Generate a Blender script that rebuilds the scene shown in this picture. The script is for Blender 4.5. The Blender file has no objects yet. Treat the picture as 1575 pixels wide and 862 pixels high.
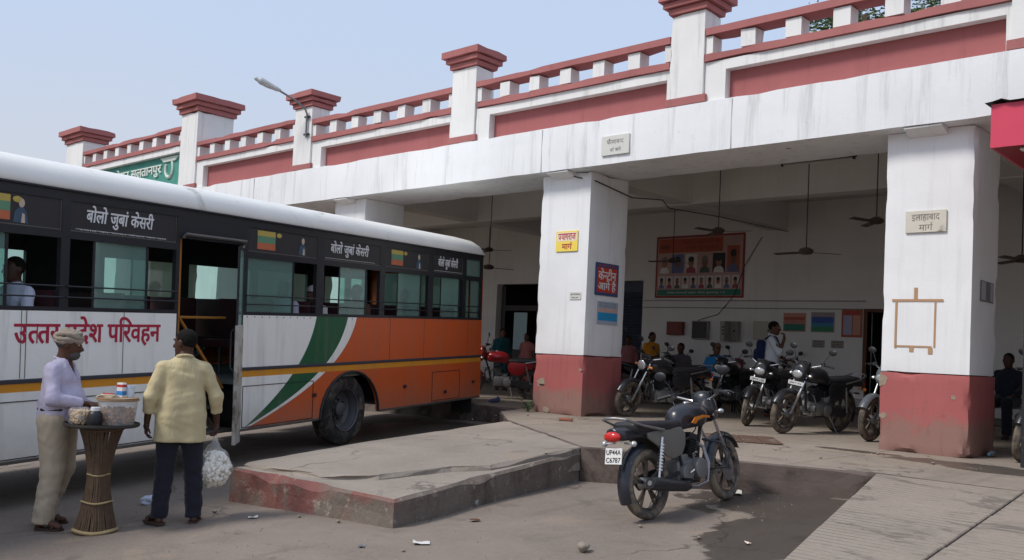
import bpy, bmesh, math, random
import numpy as np
from mathutils import Matrix, Vector

random.seed(7)
SC = bpy.context.scene
COL = SC.collection
rad = math.radians

# ------------------------------------------------------------------ camera
CAM = np.array([9.02, -11.46, 1.03])
YAW, PITCH, ROLL, FPX, CX, CY = -.747, .0421, .0477, 1406.3, 787.5, 476.7
_f = np.array([math.sin(YAW)*math.cos(PITCH), math.cos(YAW)*math.cos(PITCH), math.sin(PITCH)])
_r0 = np.array([math.cos(YAW), -math.sin(YAW), 0.0]); _u0 = np.cross(_r0, _f)
_r = math.cos(ROLL)*_r0 + math.sin(ROLL)*_u0
_u = math.cos(ROLL)*_u0 - math.sin(ROLL)*_r0
cd = bpy.data.cameras.new('camera'); cam = bpy.data.objects.new('camera', cd); COL.objects.link(cam)
cam.matrix_world = Matrix(((_r[0], _u[0], -_f[0], CAM[0]), (_r[1], _u[1], -_f[1], CAM[1]), (_r[2], _u[2], -_f[2], CAM[2]), (0, 0, 0, 1)))
cd.sensor_fit = 'HORIZONTAL'; cd.sensor_width = 36; cd.lens = 36*FPX/1575
cd.shift_y = (CY-431)/1575
cd.clip_start = .05; cd.clip_end = 2000
SC.camera = cam

# ------------------------------------------------------------------ sky, sun, exposure
SUN_DIR = Vector((-.30, -.72, .95)).normalized()        # towards the hazy sun
wd = bpy.data.worlds.new('World'); SC.world = wd; wd.use_nodes = True
nt = wd.node_tree; bg = nt.nodes['Background']
sky = nt.nodes.new('ShaderNodeTexSky'); sky.sky_type = 'NISHITA'; sky.sun_disc = False
sky.sun_elevation = math.asin(SUN_DIR.z); sky.sun_rotation = math.atan2(SUN_DIR.x, SUN_DIR.y)
sky.air_density = 1.2; sky.dust_density = 4.0; sky.ozone_density = 1.5
scl = nt.nodes.new('ShaderNodeVectorMath'); scl.operation = 'SCALE'; scl.inputs['Scale'].default_value = .10
nt.links.new(sky.outputs[0], scl.inputs[0])
mxw = nt.nodes.new('ShaderNodeMix'); mxw.data_type = 'RGBA'
mxw.inputs[0].default_value = .86                         # thick bright haze
nt.links.new(scl.outputs[0], mxw.inputs[6])
geo = nt.nodes.new('ShaderNodeNewGeometry'); sep = nt.nodes.new('ShaderNodeSeparateXYZ'); nt.links.new(geo.outputs['Incoming'], sep.inputs[0])
mr = nt.nodes.new('ShaderNodeMapRange'); mr.interpolation_type = 'SMOOTHSTEP'; mr.inputs[1].default_value = -.05; mr.inputs[2].default_value = -.36; nt.links.new(sep.outputs[2], mr.inputs[0])
hz = nt.nodes.new('ShaderNodeMix'); hz.data_type = 'RGBA'; hz.inputs[6].default_value = (.70, .72, .78, 1); hz.inputs[7].default_value = (.60, .725, .95, 1)   # whiter haze low down, all round
nz = nt.nodes.new('ShaderNodeTexNoise'); nz.inputs['Scale'].default_value = 2.2; nz.inputs['Detail'].default_value = 4; nt.links.new(geo.outputs['Incoming'], nz.inputs['Vector'])
ad = nt.nodes.new('ShaderNodeMath'); ad.operation = 'MULTIPLY_ADD'; nt.links.new(nz.outputs['Fac'], ad.inputs[0]); ad.inputs[1].default_value = -.55; ad.inputs[2].default_value = .27
ad2 = nt.nodes.new('ShaderNodeMath'); ad2.operation = 'ADD'; ad2.use_clamp = True; nt.links.new(ad.outputs[0], ad2.inputs[0]); nt.links.new(mr.outputs[0], ad2.inputs[1])
nt.links.new(ad2.outputs[0], hz.inputs[0]); nt.links.new(hz.outputs[2], mxw.inputs[7])
nt.links.new(mxw.outputs[2], bg.inputs[0]); bg.inputs[1].default_value = 1.0
sl = bpy.data.lights.new('sun', 'SUN'); so = bpy.data.objects.new('sun', sl); COL.objects.link(so)
sl.energy = 2.8; sl.angle = rad(15); sl.color = (1, .95, .88)
so.rotation_euler = (-SUN_DIR).to_track_quat('-Z', 'Y').to_euler(); so.location = (-10, -20, 30)
vs = SC.view_settings; vs.view_transform = 'Standard'; vs.look = 'None'; vs.exposure = 0; vs.gamma = 1; vs.use_curve_mapping = False
SC.cycles.max_bounces = 10; SC.cycles.diffuse_bounces = 7; SC.cycles.transparent_max_bounces = 12
SC.cycles.caustics_reflective = False; SC.cycles.caustics_refractive = False

# ------------------------------------------------------------------ photo pixel -> place
def ray(x, y): return _r*(x-CX)/FPX - _u*(y-CY)/FPX + _f
def onz(x, y, z=0): d = ray(x, y); return CAM + d*(z-CAM[2])/d[2]
def onY(x, y, Y): d = ray(x, y); return CAM + d*(Y-CAM[1])/d[1]
def onX(x, y, X): d = ray(x, y); return CAM + d*(X-CAM[0])/d[0]
_fh = np.array([math.sin(YAW), math.cos(YAW)]); _rh = np.array([math.cos(YAW), -math.sin(YAW)])
GR = .05*_rh + .022*_fh                                   # the yard falls gently away from the hall
def yardz(X, Y): return min(-.634 + GR[0]*(X-CAM[0]) + GR[1]*(Y-CAM[1]), -.10)
def onyard(x, y):
    d = ray(x, y); t = (-.634-CAM[2])/(d[2]-GR[0]*d[0]-GR[1]*d[1]); return CAM + t*d

# ------------------------------------------------------------------ objects
def tag(o, label=None, cat=None, group=None, kind=None):
    if label: o['label'] = label
    if cat: o['category'] = cat
    if group: o['group'] = group
    if kind: o['kind'] = kind
    return o
def thing(name, label, cat, loc=(0, 0, 0), rot=(0, 0, 0), group=None, scale=1):
    o = bpy.data.objects.new(name, None); COL.objects.link(o); o.empty_display_size = .1
    o.location = loc; o.rotation_euler = rot; o.scale = (scale,)*3
    return tag(o, label, cat, group)
def link(name, me, mat=None, parent=None):
    o = bpy.data.objects.new(name, me); COL.objects.link(o)
    if mat is not None and not me.materials: me.materials.append(mat)
    if parent is not None: o.parent = parent
    return o

class MB:
    """collects shapes into one mesh"""
    def __init__(s): s.v = []; s.f = []; s.m = []
    def add(s, vs, fs, mi=0, M=None):
        n = len(s.v)
        s.v += [tuple(M @ Vector(p)) if M is not None else tuple(p) for p in vs]
        s.f += [tuple(i+n for i in f) for f in fs]; s.m += [mi]*len(fs); return s
    def box(s, a, b, M=None, mi=0):
        x0, y0, z0 = a; x1, y1, z1 = b
        return s.add([(x0,y0,z0),(x1,y0,z0),(x1,y1,z0),(x0,y1,z0),(x0,y0,z1),(x1,y0,z1),(x1,y1,z1),(x0,y1,z1)],
                     [(0,3,2,1),(4,5,6,7),(0,1,5,4),(1,2,6,5),(2,3,7,6),(3,0,4,7)], mi, M)
    def cbox(s, c, size, M=None, mi=0):
        return s.box([c[i]-size[i]/2 for i in range(3)], [c[i]+size[i]/2 for i in range(3)], M, mi)
    def bar(s, a, b, w, h, mi=0):
        a = Vector(a); b = Vector(b); d = b-a; L = d.length
        q = d.to_track_quat('X', 'Z').to_matrix().to_4x4(); q.translation = a
        return s.box((0, -w/2, -h/2), (L, w/2, h/2), q, mi)
    def tube(s, pts, r, n=8, caps=True, mi=0, closed=False):
        pts = [Vector(p) for p in pts]; k = len(pts); rs = r if isinstance(r, (list, tuple)) else [r]*k
        vs = []; up = None
        for i, p in enumerate(pts):
            if closed: t = pts[(i+1) % k]-pts[i-1]
            else: t = (pts[min(i+1, k-1)]-pts[max(i-1, 0)])
            t = t.normalized() if t.length > 1e-9 else Vector((0, 0, 1))
            if up is None: up = Vector((0, 0, 1)) if abs(t.z) < .9 else Vector((1, 0, 0))
            x = t.cross(up)
            if x.length < 1e-6: x = t.orthogonal()
            x.normalize(); up = x.cross(t).normalized()
            for j in range(n):
                a = 2*math.pi*j/n; vs.append(p + (x*math.cos(a)+up*math.sin(a))*rs[i])
        fs = []
        for i in range(k if closed else k-1):
            i2 = (i+1) % k
            for j in range(n): fs.append((i*n+j, i*n+(j+1) % n, i2*n+(j+1) % n, i2*n+j))
        if caps and not closed: fs += [tuple(range(n-1, -1, -1)), tuple((k-1)*n+j for j in range(n))]
        return s.add(vs, fs, mi)
    def lathe(s, prof, n=24, M=None, mi=0, a0=0, a1=2*math.pi):
        """prof: (r, h) pairs; axis Z"""
        full = abs(a1-a0-2*math.pi) < 1e-6; m = n if full else n+1; vs = []
        for j in range(m):
            a = a0+(a1-a0)*j/n
            for r, h in prof: vs.append((r*math.cos(a), r*math.sin(a), h))
        k = len(prof); fs = []
        for j in range(n):
            j2 = (j+1) % m
            for i in range(k-1): fs.append((j*k+i, j2*k+i, j2*k+i+1, j*k+i+1))
        return s.add(vs, fs, mi, M)
    def cyl(s, a, b, r, n=16, mi=0, r2=None): return s.tube([a, b], [r, r if r2 is None else r2], n, True, mi)
    def ball(s, c, r, n=12, m=8, mi=0, M=None):
        rx, ry, rz = r if isinstance(r, (tuple, list)) else (r, r, r); vs = []; fs = []
        for i in range(m+1):
            t = math.pi*i/m
            for j in range(n):
                a = 2*math.pi*j/n; vs.append((c[0]+rx*math.sin(t)*math.cos(a), c[1]+ry*math.sin(t)*math.sin(a), c[2]+rz*math.cos(t)))
        for i in range(m):
            for j in range(n): fs.append((i*n+j, (i+1)*n+j, (i+1)*n+(j+1) % n, i*n+(j+1) % n))
        return s.add(vs, fs, mi, M)
    def prism(s, poly, d0, d1, axis='y', mi=0, M=None):
        """polygon given in the two other axes, extruded from d0 to d1 along axis"""
        def P(a, b, d): return {'y': (a, d, b), 'x': (d, a, b), 'z': (a, b, d)}[axis]
        k = len(poly); vs = [P(a, b, d0) for a, b in poly]+[P(a, b, d1) for a, b in poly]
        fs = [tuple(range(k)), tuple(range(2*k-1, k-1, -1))]+[(i, i+k, (i+1) % k+k, (i+1) % k) for i in range(k)]
        return s.add(vs, fs, mi, M)
    def xf(s, M, start=0):
        for i in range(start, len(s.v)): s.v[i] = tuple(M @ Vector(s.v[i]))
        return s
    def mesh(s, name, mats, smooth=35, bevel=0, seg=1, fix=True):
        me = bpy.data.meshes.new(name); me.from_pydata(s.v, [], s.f)
        for m in (mats if isinstance(mats, (list, tuple)) else [mats]): me.materials.append(m)
        me.polygons.foreach_set('material_index', s.m)
        if fix or bevel:
            bm = bmesh.new(); bm.from_mesh(me)
            bmesh.ops.recalc_face_normals(bm, faces=bm.faces)
            if bevel: bmesh.ops.bevel(bm, geom=[e for e in bm.edges if e.is_manifold and e.calc_face_angle(0) > .5], offset=bevel, segments=seg, affect='EDGES', profile=.6)
            bm.to_mesh(me); bm.free()
        if smooth:
            me.polygons.foreach_set('use_smooth', [True]*len(me.polygons)); me.set_sharp_from_angle(angle=rad(smooth))
        return me
    def build(s, name, mats, parent=None, smooth=35, bevel=0, seg=1):
        return link(name, s.mesh(name, mats, smooth, bevel, seg), None, parent)

# ------------------------------------------------------------------ rounded forms from distance fields
def seg(P, a, b, ra, rb=None, sy=1.0):
    a = np.asarray(a, float); b = np.asarray(b, float); rb = ra if rb is None else rb
    ab = b-a; L = max(ab @ ab, 1e-9); t = np.clip(((P-a) @ ab)/L, 0, 1)
    q = P-a-t[:, None]*ab
    if sy != 1: q = q*np.array([1, 1/sy, 1])
    return np.linalg.norm(q, axis=1)-(ra+(rb-ra)*t)
def ell(P, c, r):
    r = np.asarray(r, float); q = (P-np.asarray(c))/r; n = np.linalg.norm(q, axis=1); g = np.linalg.norm(q/r, axis=1)
    return n*(n-1)/np.maximum(g, 1e-6)
def rbox(P, c, h, r, M=None):
    q = P-np.asarray(c)
    if M is not None: q = q @ np.asarray(M)
    q = np.abs(q)-(np.asarray(h)-r)
    return np.linalg.norm(np.maximum(q, 0), axis=1)+np.minimum(q.max(1), 0)-r
def smin(*ds, k=.03):
    d = ds[0]
    for e in ds[1:]:
        h = np.clip(.5+.5*(e-d)/k, 0, 1); d = e*(1-h)+d*h-k*h*(1-h)
    return d
def ripple(P, a=.006, f=1.0, ph=0.):
    x, y, z = P[:, 0]*f+ph, P[:, 1]*f+ph*1.7, P[:, 2]*f
    return a*(np.sin(31*x+7*np.sin(13*z)+4*y)*np.sin(21*z+5*np.sin(17*y)+3*x)+.6*np.sin(27*y+9*np.sin(9*z)+11*x)+.5*np.sin(44*z+15*x-9*y))
def net(fn, lo, hi, res):
    lo = np.asarray(lo, float); hi = np.asarray(hi, float)
    n = np.maximum(np.ceil((hi-lo)/res).astype(int)+1, 3)
    g = [lo[i]+res*np.arange(n[i]) for i in range(3)]
    X, Y, Z = np.meshgrid(*g, indexing='ij'); D = fn(np.stack([X, Y, Z], -1).reshape(-1, 3)).reshape(n)
    D[0] = D[-1] = 1e-3; D[:, 0] = D[:, -1] = 1e-3; D[:, :, 0] = D[:, :, -1] = 1e-3
    I = D < 0; m = n-1
    acc = np.zeros((*m, 3)); cnt = np.zeros(m)
    for ax in range(3):
        o = [a for a in range(3) if a != ax]
        for da in (0, 1):
            for db in (0, 1):
                s0 = [None]*3; s1 = [None]*3
                for a, dd in ((o[0], da), (o[1], db)): s0[a] = s1[a] = slice(dd, dd+m[a])
                s0[ax] = slice(0, m[ax]); s1[ax] = slice(1, m[ax]+1)
                d0 = D[tuple(s0)]; d1 = D[tuple(s1)]; c = (d0 < 0) != (d1 < 0)
                t = np.where(c, d0/np.where(c, d0-d1, 1), 0)
                acc[..., ax] += np.where(c, t, 0); acc[..., o[0]] += np.where(c, da, 0); acc[..., o[1]] += np.where(c, db, 0); cnt += c
    act = cnt > 0; idx = -np.ones(m, int); idx[act] = np.arange(act.sum())
    cell = np.argwhere(act); V = lo+res*(cell+acc[act]/cnt[act][:, None])
    F = []
    for ax in range(3):
        o = [(ax+1) % 3, (ax+2) % 3]
        s0 = [slice(1, m[a]) for a in range(3)]; s1 = list(s0); s0[ax] = slice(0, m[ax]); s1[ax] = slice(1, m[ax]+1)
        a = I[tuple(s0)]; b = I[tuple(s1)]; e = np.argwhere(a != b)
        if not len(e): continue
        ins = a[a != b]; p = e.copy()
        for q in o: p[:, q] += 1
        def cc(d0, d1):
            w = p.copy(); w[:, o[0]] -= d0; w[:, o[1]] -= d1; return idx[w[:, 0], w[:, 1], w[:, 2]]
        q = np.stack([cc(1, 1), cc(0, 1), cc(0, 0), cc(1, 0)], 1); q[~ins] = q[~ins][:, ::-1]; F.append(q)
    return V, np.concatenate(F) if F else np.zeros((0, 4), int)
def netmesh(name, parts, mat, smooth=True, relax=1):
    """parts: list of (V,F) joined in one mesh"""
    vs = []; fs = []; n = 0
    for V, F in parts:
        if relax and len(F):
            for _ in range(relax):
                acc = np.zeros_like(V); c = np.zeros(len(V))
                for i in range(4):
                    np.add.at(acc, F[:, i], V[F[:, (i+1) % 4]]); np.add.at(c, F[:, i], 1)
                    np.add.at(acc, F[:, (i+1) % 4], V[F[:, i]]); np.add.at(c, F[:, (i+1) % 4], 1)
                V = V*.5+.5*acc/np.maximum(c, 1)[:, None]
        vs.append(V); fs.append(F+n); n += len(V)
    me = bpy.data.meshes.new(name); me.from_pydata(np.concatenate(vs).tolist(), [], np.concatenate(fs).tolist())
    if mat is not None: me.materials.append(mat)
    if smooth: me.polygons.foreach_set('use_smooth', [True]*len(me.polygons))
    return me
def sdf(name, fn, lo, hi, res, mat, parent=None, relax=1):
    return link(name, netmesh(name, [net(fn, lo, hi, res)], mat, True, relax), None, parent)
# ------------------------------------------------------------------ materials
def srgb(r, g, b):
    c = [x/255 for x in (r, g, b)]
    return tuple(x/12.92 if x <= .04045 else ((x+.055)/1.055)**2.4 for x in c)
class NT:
    def __init__(s, name):
        s.m = bpy.data.materials.new(name); s.m.use_nodes = True; s.t = s.m.node_tree
        s.p = s.t.nodes['Principled BSDF']; s.tc = s.t.nodes.new('ShaderNodeTexCoord'); s.co = s.tc.outputs['Object']
    def n(s, typ, **kw):
        x = s.t.nodes.new(typ)
        for k, v in kw.items(): setattr(x, k, v)
        return x
    def l(s, a, b): s.t.links.new(a, b)
    def val(s, x, sock):
        if hasattr(x, 'default_value') or hasattr(x, 'is_output'): s.l(x, sock)
        elif isinstance(x, (tuple, list)) and len(x) == 3 and sock.type == 'RGBA': sock.default_value = (*x, 1)
        else: sock.default_value = x
    def noise(s, scale, detail=4, rough=.6, dist=0, stretch=None, co=None):
        x = s.n('ShaderNodeTexNoise'); x.inputs['Scale'].default_value = scale; x.inputs['Detail'].default_value = detail
        x.inputs['Roughness'].default_value = rough; x.inputs['Distortion'].default_value = dist
        c = co or s.co
        if stretch:
            mp = s.n('ShaderNodeMapping'); mp.inputs['Scale'].default_value = stretch; s.l(c, mp.inputs[0]); c = mp.outputs[0]
        s.l(c, x.inputs['Vector']); return x.outputs['Fac']
    def ramp(s, x, a, b, smooth=True):
        r = s.n('ShaderNodeMapRange'); r.interpolation_type = 'SMOOTHSTEP' if smooth else 'LINEAR'
        s.val(x, r.inputs[0]); r.inputs[1].default_value = a; r.inputs[2].default_value = b; r.clamp = True
        return r.outputs[0]
    def math(s, op, a, b=0., c=None):
        r = s.n('ShaderNodeMath', operation=op); s.val(a, r.inputs[0]); s.val(b, r.inputs[1])
        if c is not None: s.val(c, r.inputs[2])
        return r.outputs[0]
    def mix(s, f, a, b, mode='MIX'):
        r = s.n('ShaderNodeMix', data_type='RGBA', blend_type=mode); s.val(f, r.inputs[0]); s.val(a, r.inputs[6]); s.val(b, r.inputs[7])
        return r.outputs[2]
    def xyz(s, co=None):
        r = s.n('ShaderNodeSeparateXYZ'); s.l(co or s.co, r.inputs[0]); return r.outputs
    def bump(s, h, strength=.3, dist=.01):
        b = s.n('ShaderNodeBump'); b.inputs['Strength'].default_value = strength; b.inputs['Distance'].default_value = dist
        s.l(h, b.inputs['Height']); s.l(b.outputs[0], s.p.inputs['Normal'])
    def out(s, col, rough=.6, metal=0., spec=.4):
        s.val(col, s.p.inputs['Base Color']); s.val(rough, s.p.inputs['Roughness']); s.val(metal, s.p.inputs['Metallic'])
        s.p.inputs['Specular IOR Level'].default_value = spec; return s.m
def sc_(c, k): return tuple(min(1, x*k) for x in c)
_MC = {}
def pm(name, col, rough=.6, metal=0., var=.18, scale=6., bump=.0, bscale=60., dirt=None, dirtamt=.45, dscale=4., spec=.4):
    key = (name, col, rough, metal)
    if key in _MC: return _MC[key]
    N = NT(name); f = N.noise(scale, 5)
    c = N.mix(f, sc_(col, 1-var), sc_(col, 1+var))
    if dirt:
        d = N.ramp(N.noise(dscale, 7, .65, .6), .72-dirtamt*.5, .80-dirtamt*.2)
        c = N.mix(d, c, dirt); rg = N.math('ADD', N.math('MULTIPLY', d, .25), rough)
    else: rg = N.math('ADD', N.math('MULTIPLY', N.noise(scale*3, 3), .16), rough-.08)
    if bump: N.bump(N.noise(bscale, 4), bump)
    N.out(c, rg, metal, spec); _MC[key] = N.m; return N.m
DUST = srgb(132, 120, 106)

def whitewash(name, base=(.78, .79, .80), streak=.6, grime=None):
    N = NT(name); z = N.xyz()
    big = N.noise(.9, 6, .6); st = N.noise(2.2, 6, .7, .3, (3.0, 3.0, .18)); fine = N.noise(9, 6, .7)
    c = N.mix(N.ramp(big, .3, .75), base, sc_(base, .90))
    c = N.mix(N.math('MULTIPLY', N.ramp(st, .50, .74), streak*.55), c, (.40, .40, .39))
    c = N.mix(N.math('MULTIPLY', N.ramp(fine, .62, .75), streak*.28), c, (.42, .40, .36))
    spots = N.ramp(N.noise(3.1, 8, .72, .8), .70, .74)
    c = N.mix(N.math('MULTIPLY', spots, .55*streak), c, (.22, .20, .18))
    if grime is not None:   # splash-back dirt near the floor, ragged upper edge
        g = N.ramp(N.math('ADD', z[2], N.math('MULTIPLY', N.noise(2.2, 6, .7), .55)), grime, grime-.35)
        c = N.mix(N.math('MULTIPLY', g, .5), c, (.30, .27, .24))
    N.bump(N.noise(28, 7, .65), .25, .008)
    return N.out(c, .85, 0, .2)
def redpaint(name, base, dusty=None, chips=.5):
    N = NT(name); z = N.xyz()
    c = N.mix(N.noise(1.6, 6, .65), sc_(base, .86), sc_(base, 1.15))
    c = N.mix(N.math('MULTIPLY', N.ramp(N.noise(2.4, 6, .7, .3, (2.5, 2.5, .25)), .52, .75), .35), c, sc_(base, .55))
    if dusty is not None:
        e = N.math('ADD', z[2], N.math('MULTIPLY', N.noise(2.6, 8, .75, .8), .9))
        c = N.mix(N.math('MULTIPLY', N.ramp(e, dusty+.36, dusty+.10), .70), c, srgb(132, 116, 104))
        c = N.mix(N.math('MULTIPLY', N.ramp(N.noise(3.4, 7, .7, .5, (3, 3, .5)), .55, .68), .35), c, srgb(112, 84, 78))
        c = N.mix(N.math('MULTIPLY', N.ramp(N.noise(5, 6, .7), .60, .72), .3), c, srgb(60, 42, 38))
    ch = N.ramp(N.noise(7, 7, .75, .4), .735-.02*chips, .75)
    c = N.mix(N.math('MULTIPLY', ch, .8*min(1, chips)), c, (.62, .58, .55))
    N.bump(N.noise(30, 6, .6), .25, .008)
    return N.out(c, .78, 0, .25)

M_white = whitewash('whitewash', (.80, .80, .79), 1.0)
M_fascia = whitewash('whitewash_fascia', (.82, .835, .85), 1.0)
M_pillar = whitewash('whitewash_pillar', (.83, .835, .845), .45)
M_hall = whitewash('hall_distemper', (.74, .73, .70), .35, 1.0)
M_ceil = whitewash('ceiling_distemper', (.70, .69, .66), .3)
M_red = redpaint('oxide_red_trim', srgb(166, 106, 104), None, .6)
M_redpanel = redpaint('oxide_red_panel', srgb(160, 96, 96), None, .1)
M_dado = redpaint('oxide_red_dado', srgb(166, 94, 92), .60, 1.0)
M_green = pm('green_signboard', srgb(68, 142, 128), .7, var=.2, scale=3, dirt=srgb(120, 160, 150), dirtamt=.35)

def ground_mat(name, base, wet=None, joints=None, stains=.5):
    N = NT(name); z = N.xyz()
    a = N.noise(.35, 7, .65, .4); b = N.noise(2.3, 8, .7, .3); f = N.noise(26, 8, .75)
    c = N.mix(N.ramp(a, .3, .72), sc_(base, .80), sc_(base, 1.14))
    c = N.mix(N.math('MULTIPLY', N.ramp(b, .5, .72), .42), c, sc_(base, .60))
    c = N.mix(N.math('MULTIPLY', N.ramp(f, .45, .70), .35), c, sc_(base, 1.35))
    c = N.mix(N.math('MULTIPLY', N.ramp(N.noise(1.1, 8, .75, 1.2), .62, .68), stains), c, (base[0]*.50, base[1]*.42, base[2]*.38))
    sp = N.n('ShaderNodeTexVoronoi'); sp.inputs['Scale'].default_value = 7; N.l(N.co, sp.inputs['Vector'])
    c = N.mix(N.math('MULTIPLY', N.ramp(sp.outputs['Distance'], .085, .05), .45), c, sc_(base, .45))
    cr = N.n('ShaderNodeTexVoronoi', feature='DISTANCE_TO_EDGE'); cr.inputs['Scale'].default_value = .42
    wv = N.n('ShaderNodeVectorMath', operation='ADD'); dn = N.n('ShaderNodeTexNoise'); dn.inputs['Scale'].default_value = 1.6; dn.inputs['Detail'].default_value = 6; N.l(N.co, dn.inputs['Vector'])
    N.l(N.co, wv.inputs[0]); N.l(dn.outputs['Color'], wv.inputs[1]); N.l(wv.outputs[0], cr.inputs['Vector'])
    crk = N.math('MULTIPLY', N.ramp(cr.outputs['Distance'], .010, .003), N.ramp(N.noise(.7, 4), .45, .6))
    c = N.mix(N.math('MULTIPLY', crk, .75), c, sc_(base, .35))
    c = N.mix(N.math('MULTIPLY', N.ramp(N.noise(70, 3, .8), .66, .74), .55), c, sc_(base, 1.6))
    c = N.mix(N.math('MULTIPLY', N.ramp(N.noise(55, 3, .8), .66, .74), .6), c, sc_(base, .45))
    c = N.mix(N.math('MULTIPLY', N.ramp(N.noise(.55, 7, .7, .8), .56, .62), .35), c, srgb(150, 134, 116))
    oil = N.n('ShaderNodeTexVoronoi'); oil.inputs['Scale'].default_value = 1.15; N.l(wv.outputs[0], oil.inputs['Vector'])
    c = N.mix(N.math('MULTIPLY', N.ramp(oil.outputs['Distance'], .17, .07), .40), c, sc_(base, .42))
    tr = N.noise(1.3, 6, .65, .4, (2.6, .22, 1)); c = N.mix(N.math('MULTIPLY', N.ramp(tr, .55, .66), .28), c, sc_(base, .55))
    r = .88
    if wet:
        m = None
        for (cx, cy, rx, ry) in wet:
            dx = N.math('DIVIDE', N.math('SUBTRACT', z[0], cx), rx); dy = N.math('DIVIDE', N.math('SUBTRACT', z[1], cy), ry)
            d = N.math('SQRT', N.math('ADD', N.math('MULTIPLY', dx, dx), N.math('MULTIPLY', dy, dy)))
            d = N.math('ADD', d, N.math('MULTIPLY', N.math('SUBTRACT', N.noise(2.6, 6, .65, .6), .5), 1.5))
            w = N.ramp(d, 1.05, .92); m = w if m is None else N.math('MAXIMUM', m, w)
        c = N.mix(N.math('MULTIPLY', m, .72), c, (.032, .027, .024)); r = N.math('SUBTRACT', .88, N.math('MULTIPLY', m, .52))
    if joints:
        for ax, per, off in joints:
            t = N.math('ABSOLUTE', N.math('SUBTRACT', N.math('FRACT', N.math('DIVIDE', N.math('ADD', z[ax], off), per)), .5))
            c = N.mix(N.math('MULTIPLY', N.ramp(t, .012/per, .004/per), .7), c, sc_(base, .35))
    N.bump(N.math('ADD', N.math('MULTIPLY', f, .5), b), .45, .02)
    return N.out(c, r, 0, .3)
M_yard = ground_mat('dusty_yard_concrete', srgb(128, 117, 108), [(5.15, -3.35, .95, .75), (5.5, -4.3, .42, 1.0), (5.75, -5.0, .3, .7), (-2.0, -1.6, 1.7, 1.6)])
M_floor = ground_mat('hall_floor_concrete', srgb(142, 131, 120), [(5.9, -.75, .9, .28), (4.7, -.55, .55, .14), (6.9, -1.1, 1.2, .22)], [(0, 2.05, .3), (1, 1.55, .2)])
M_slabtop = ground_mat('platform_topping', srgb(146, 136, 126), None, None, .35)
M_ramp = None
def ramp_mat():
    N = NT('ribbed_ramp_concrete'); z = N.xyz(); base = srgb(146, 135, 124)
    f = N.noise(24, 8, .7); b = N.noise(1.7, 8, .7, .5)
    c = N.mix(f, sc_(base, .8), sc_(base, 1.2)); c = N.mix(N.math('MULTIPLY', N.ramp(b, .5, .7), .5), c, sc_(base, .62))
    rib = N.math('ABSOLUTE', N.math('SUBTRACT', N.math('FRACT', N.math('MULTIPLY', N.math('ADD', z[1], N.math('MULTIPLY', N.noise(3, 4), .03)), 13)), .5))
    g = N.math('MULTIPLY', N.ramp(rib, .16, .04), N.ramp(N.noise(.9, 6, .7, .5), .42, .60))
    c = N.mix(N.math('MULTIPLY', g, .5), c, sc_(base, .42))
    st = N.ramp(N.noise(1.1, 8, .75, 1.0, (1, 2.2, 1)), .52, .62)
    c = N.mix(N.math('MULTIPLY', st, .55), c, (.07, .058, .05))
    N.bump(N.math('SUBTRACT', f, N.math('MULTIPLY', g, .6)), .5, .02)
    return N.out(c, .86, 0, .3)
M_ramp = ramp_mat()
def kerb_mat():
    N = NT('painted_old_kerb'); z = N.xyz(); base = srgb(120, 110, 102)
    c = N.mix(N.noise(14, 8, .75), sc_(base, .65), sc_(base, 1.3))
    p = N.ramp(N.noise(2.6, 8, .72, .6), .40, .50)
    red = N.mix(N.noise(5, 5), srgb(122, 66, 62), srgb(150, 92, 86))
    c = N.mix(N.math('MULTIPLY', N.math('MULTIPLY', p, N.ramp(N.noise(.8, 3), .38, .5)), N.math('MULTIPLY', N.ramp(z[1], -6.22, -6.32), .75)), c, red)
    c = N.mix(N.math('MULTIPLY', N.ramp(N.noise(6, 8, .75), .56, .64), .8), c, srgb(168, 158, 146))
    c = N.mix(N.math('MULTIPLY', N.ramp(N.noise(1.5, 6, .7, .4, (2, 2, .5)), .48, .7), .6), c, srgb(70, 58, 52))
    N.bump(N.noise(16, 8, .75), .7, .03); return N.out(c, .9, 0, .2)
M_kerb = kerb_mat()
M_kerbdark = pm('stained_kerb_face', srgb(98, 86, 80), .9, var=.3, scale=5, bump=.5, bscale=20, dirt=srgb(58, 48, 44), dirtamt=.6, dscale=2)

M_black = pm('black_plastic', (.016, .017, .02), .45, var=.2)
M_rubber = pm('tyre_rubber', (.05, .047, .043), .9, var=.3, dirt=srgb(124, 112, 98), dirtamt=.75, dscale=7)
M_rubberc = pm('tyre_rubber_clean', (.022, .022, .022), .8, var=.3, dirt=srgb(108, 100, 92), dirtamt=.6, dscale=5)
M_chrome = pm('dull_chrome', (.62, .62, .62), .28, 1., var=.12)
M_steel = pm('worn_steel', (.34, .34, .35), .42, .9, var=.2, dirt=DUST, dirtamt=.3)
M_alu = pm('cast_aluminium', (.25, .25, .25), .5, .6, var=.2, dirt=DUST, dirtamt=.4)
M_darkmetal = pm('dark_painted_metal', (.03, .032, .036), .42, .2, var=.25, dirt=DUST, dirtamt=.2)
M_seatvinyl = pm('seat_vinyl', (.018, .018, .022), .5, var=.25, bump=.1, dirt=DUST, dirtamt=.2)
M_redlens = pm('red_lamp_lens', (.55, .025, .02), .15, var=.15, spec=.6)
M_orangelens = pm('amber_lens', (.75, .22, .03), .2, var=.1)
M_lamp = pm('headlamp_glass', (.55, .57, .58), .12, .5, var=.2, spec=.7)
M_plate = pm('number_plate_white', (.72, .72, .70), .5, var=.08, dirt=DUST, dirtamt=.25)
M_ink = pm('black_ink', (.02, .02, .022), .6, var=.1)
M_whiteink = pm('white_ink', (.72, .73, .74), .6, var=.06)
M_redink = pm('crimson_ink', srgb(178, 36, 66), .55, var=.1)
M_paper = pm('paper', (.62, .61, .58), .8, var=.1)
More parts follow.
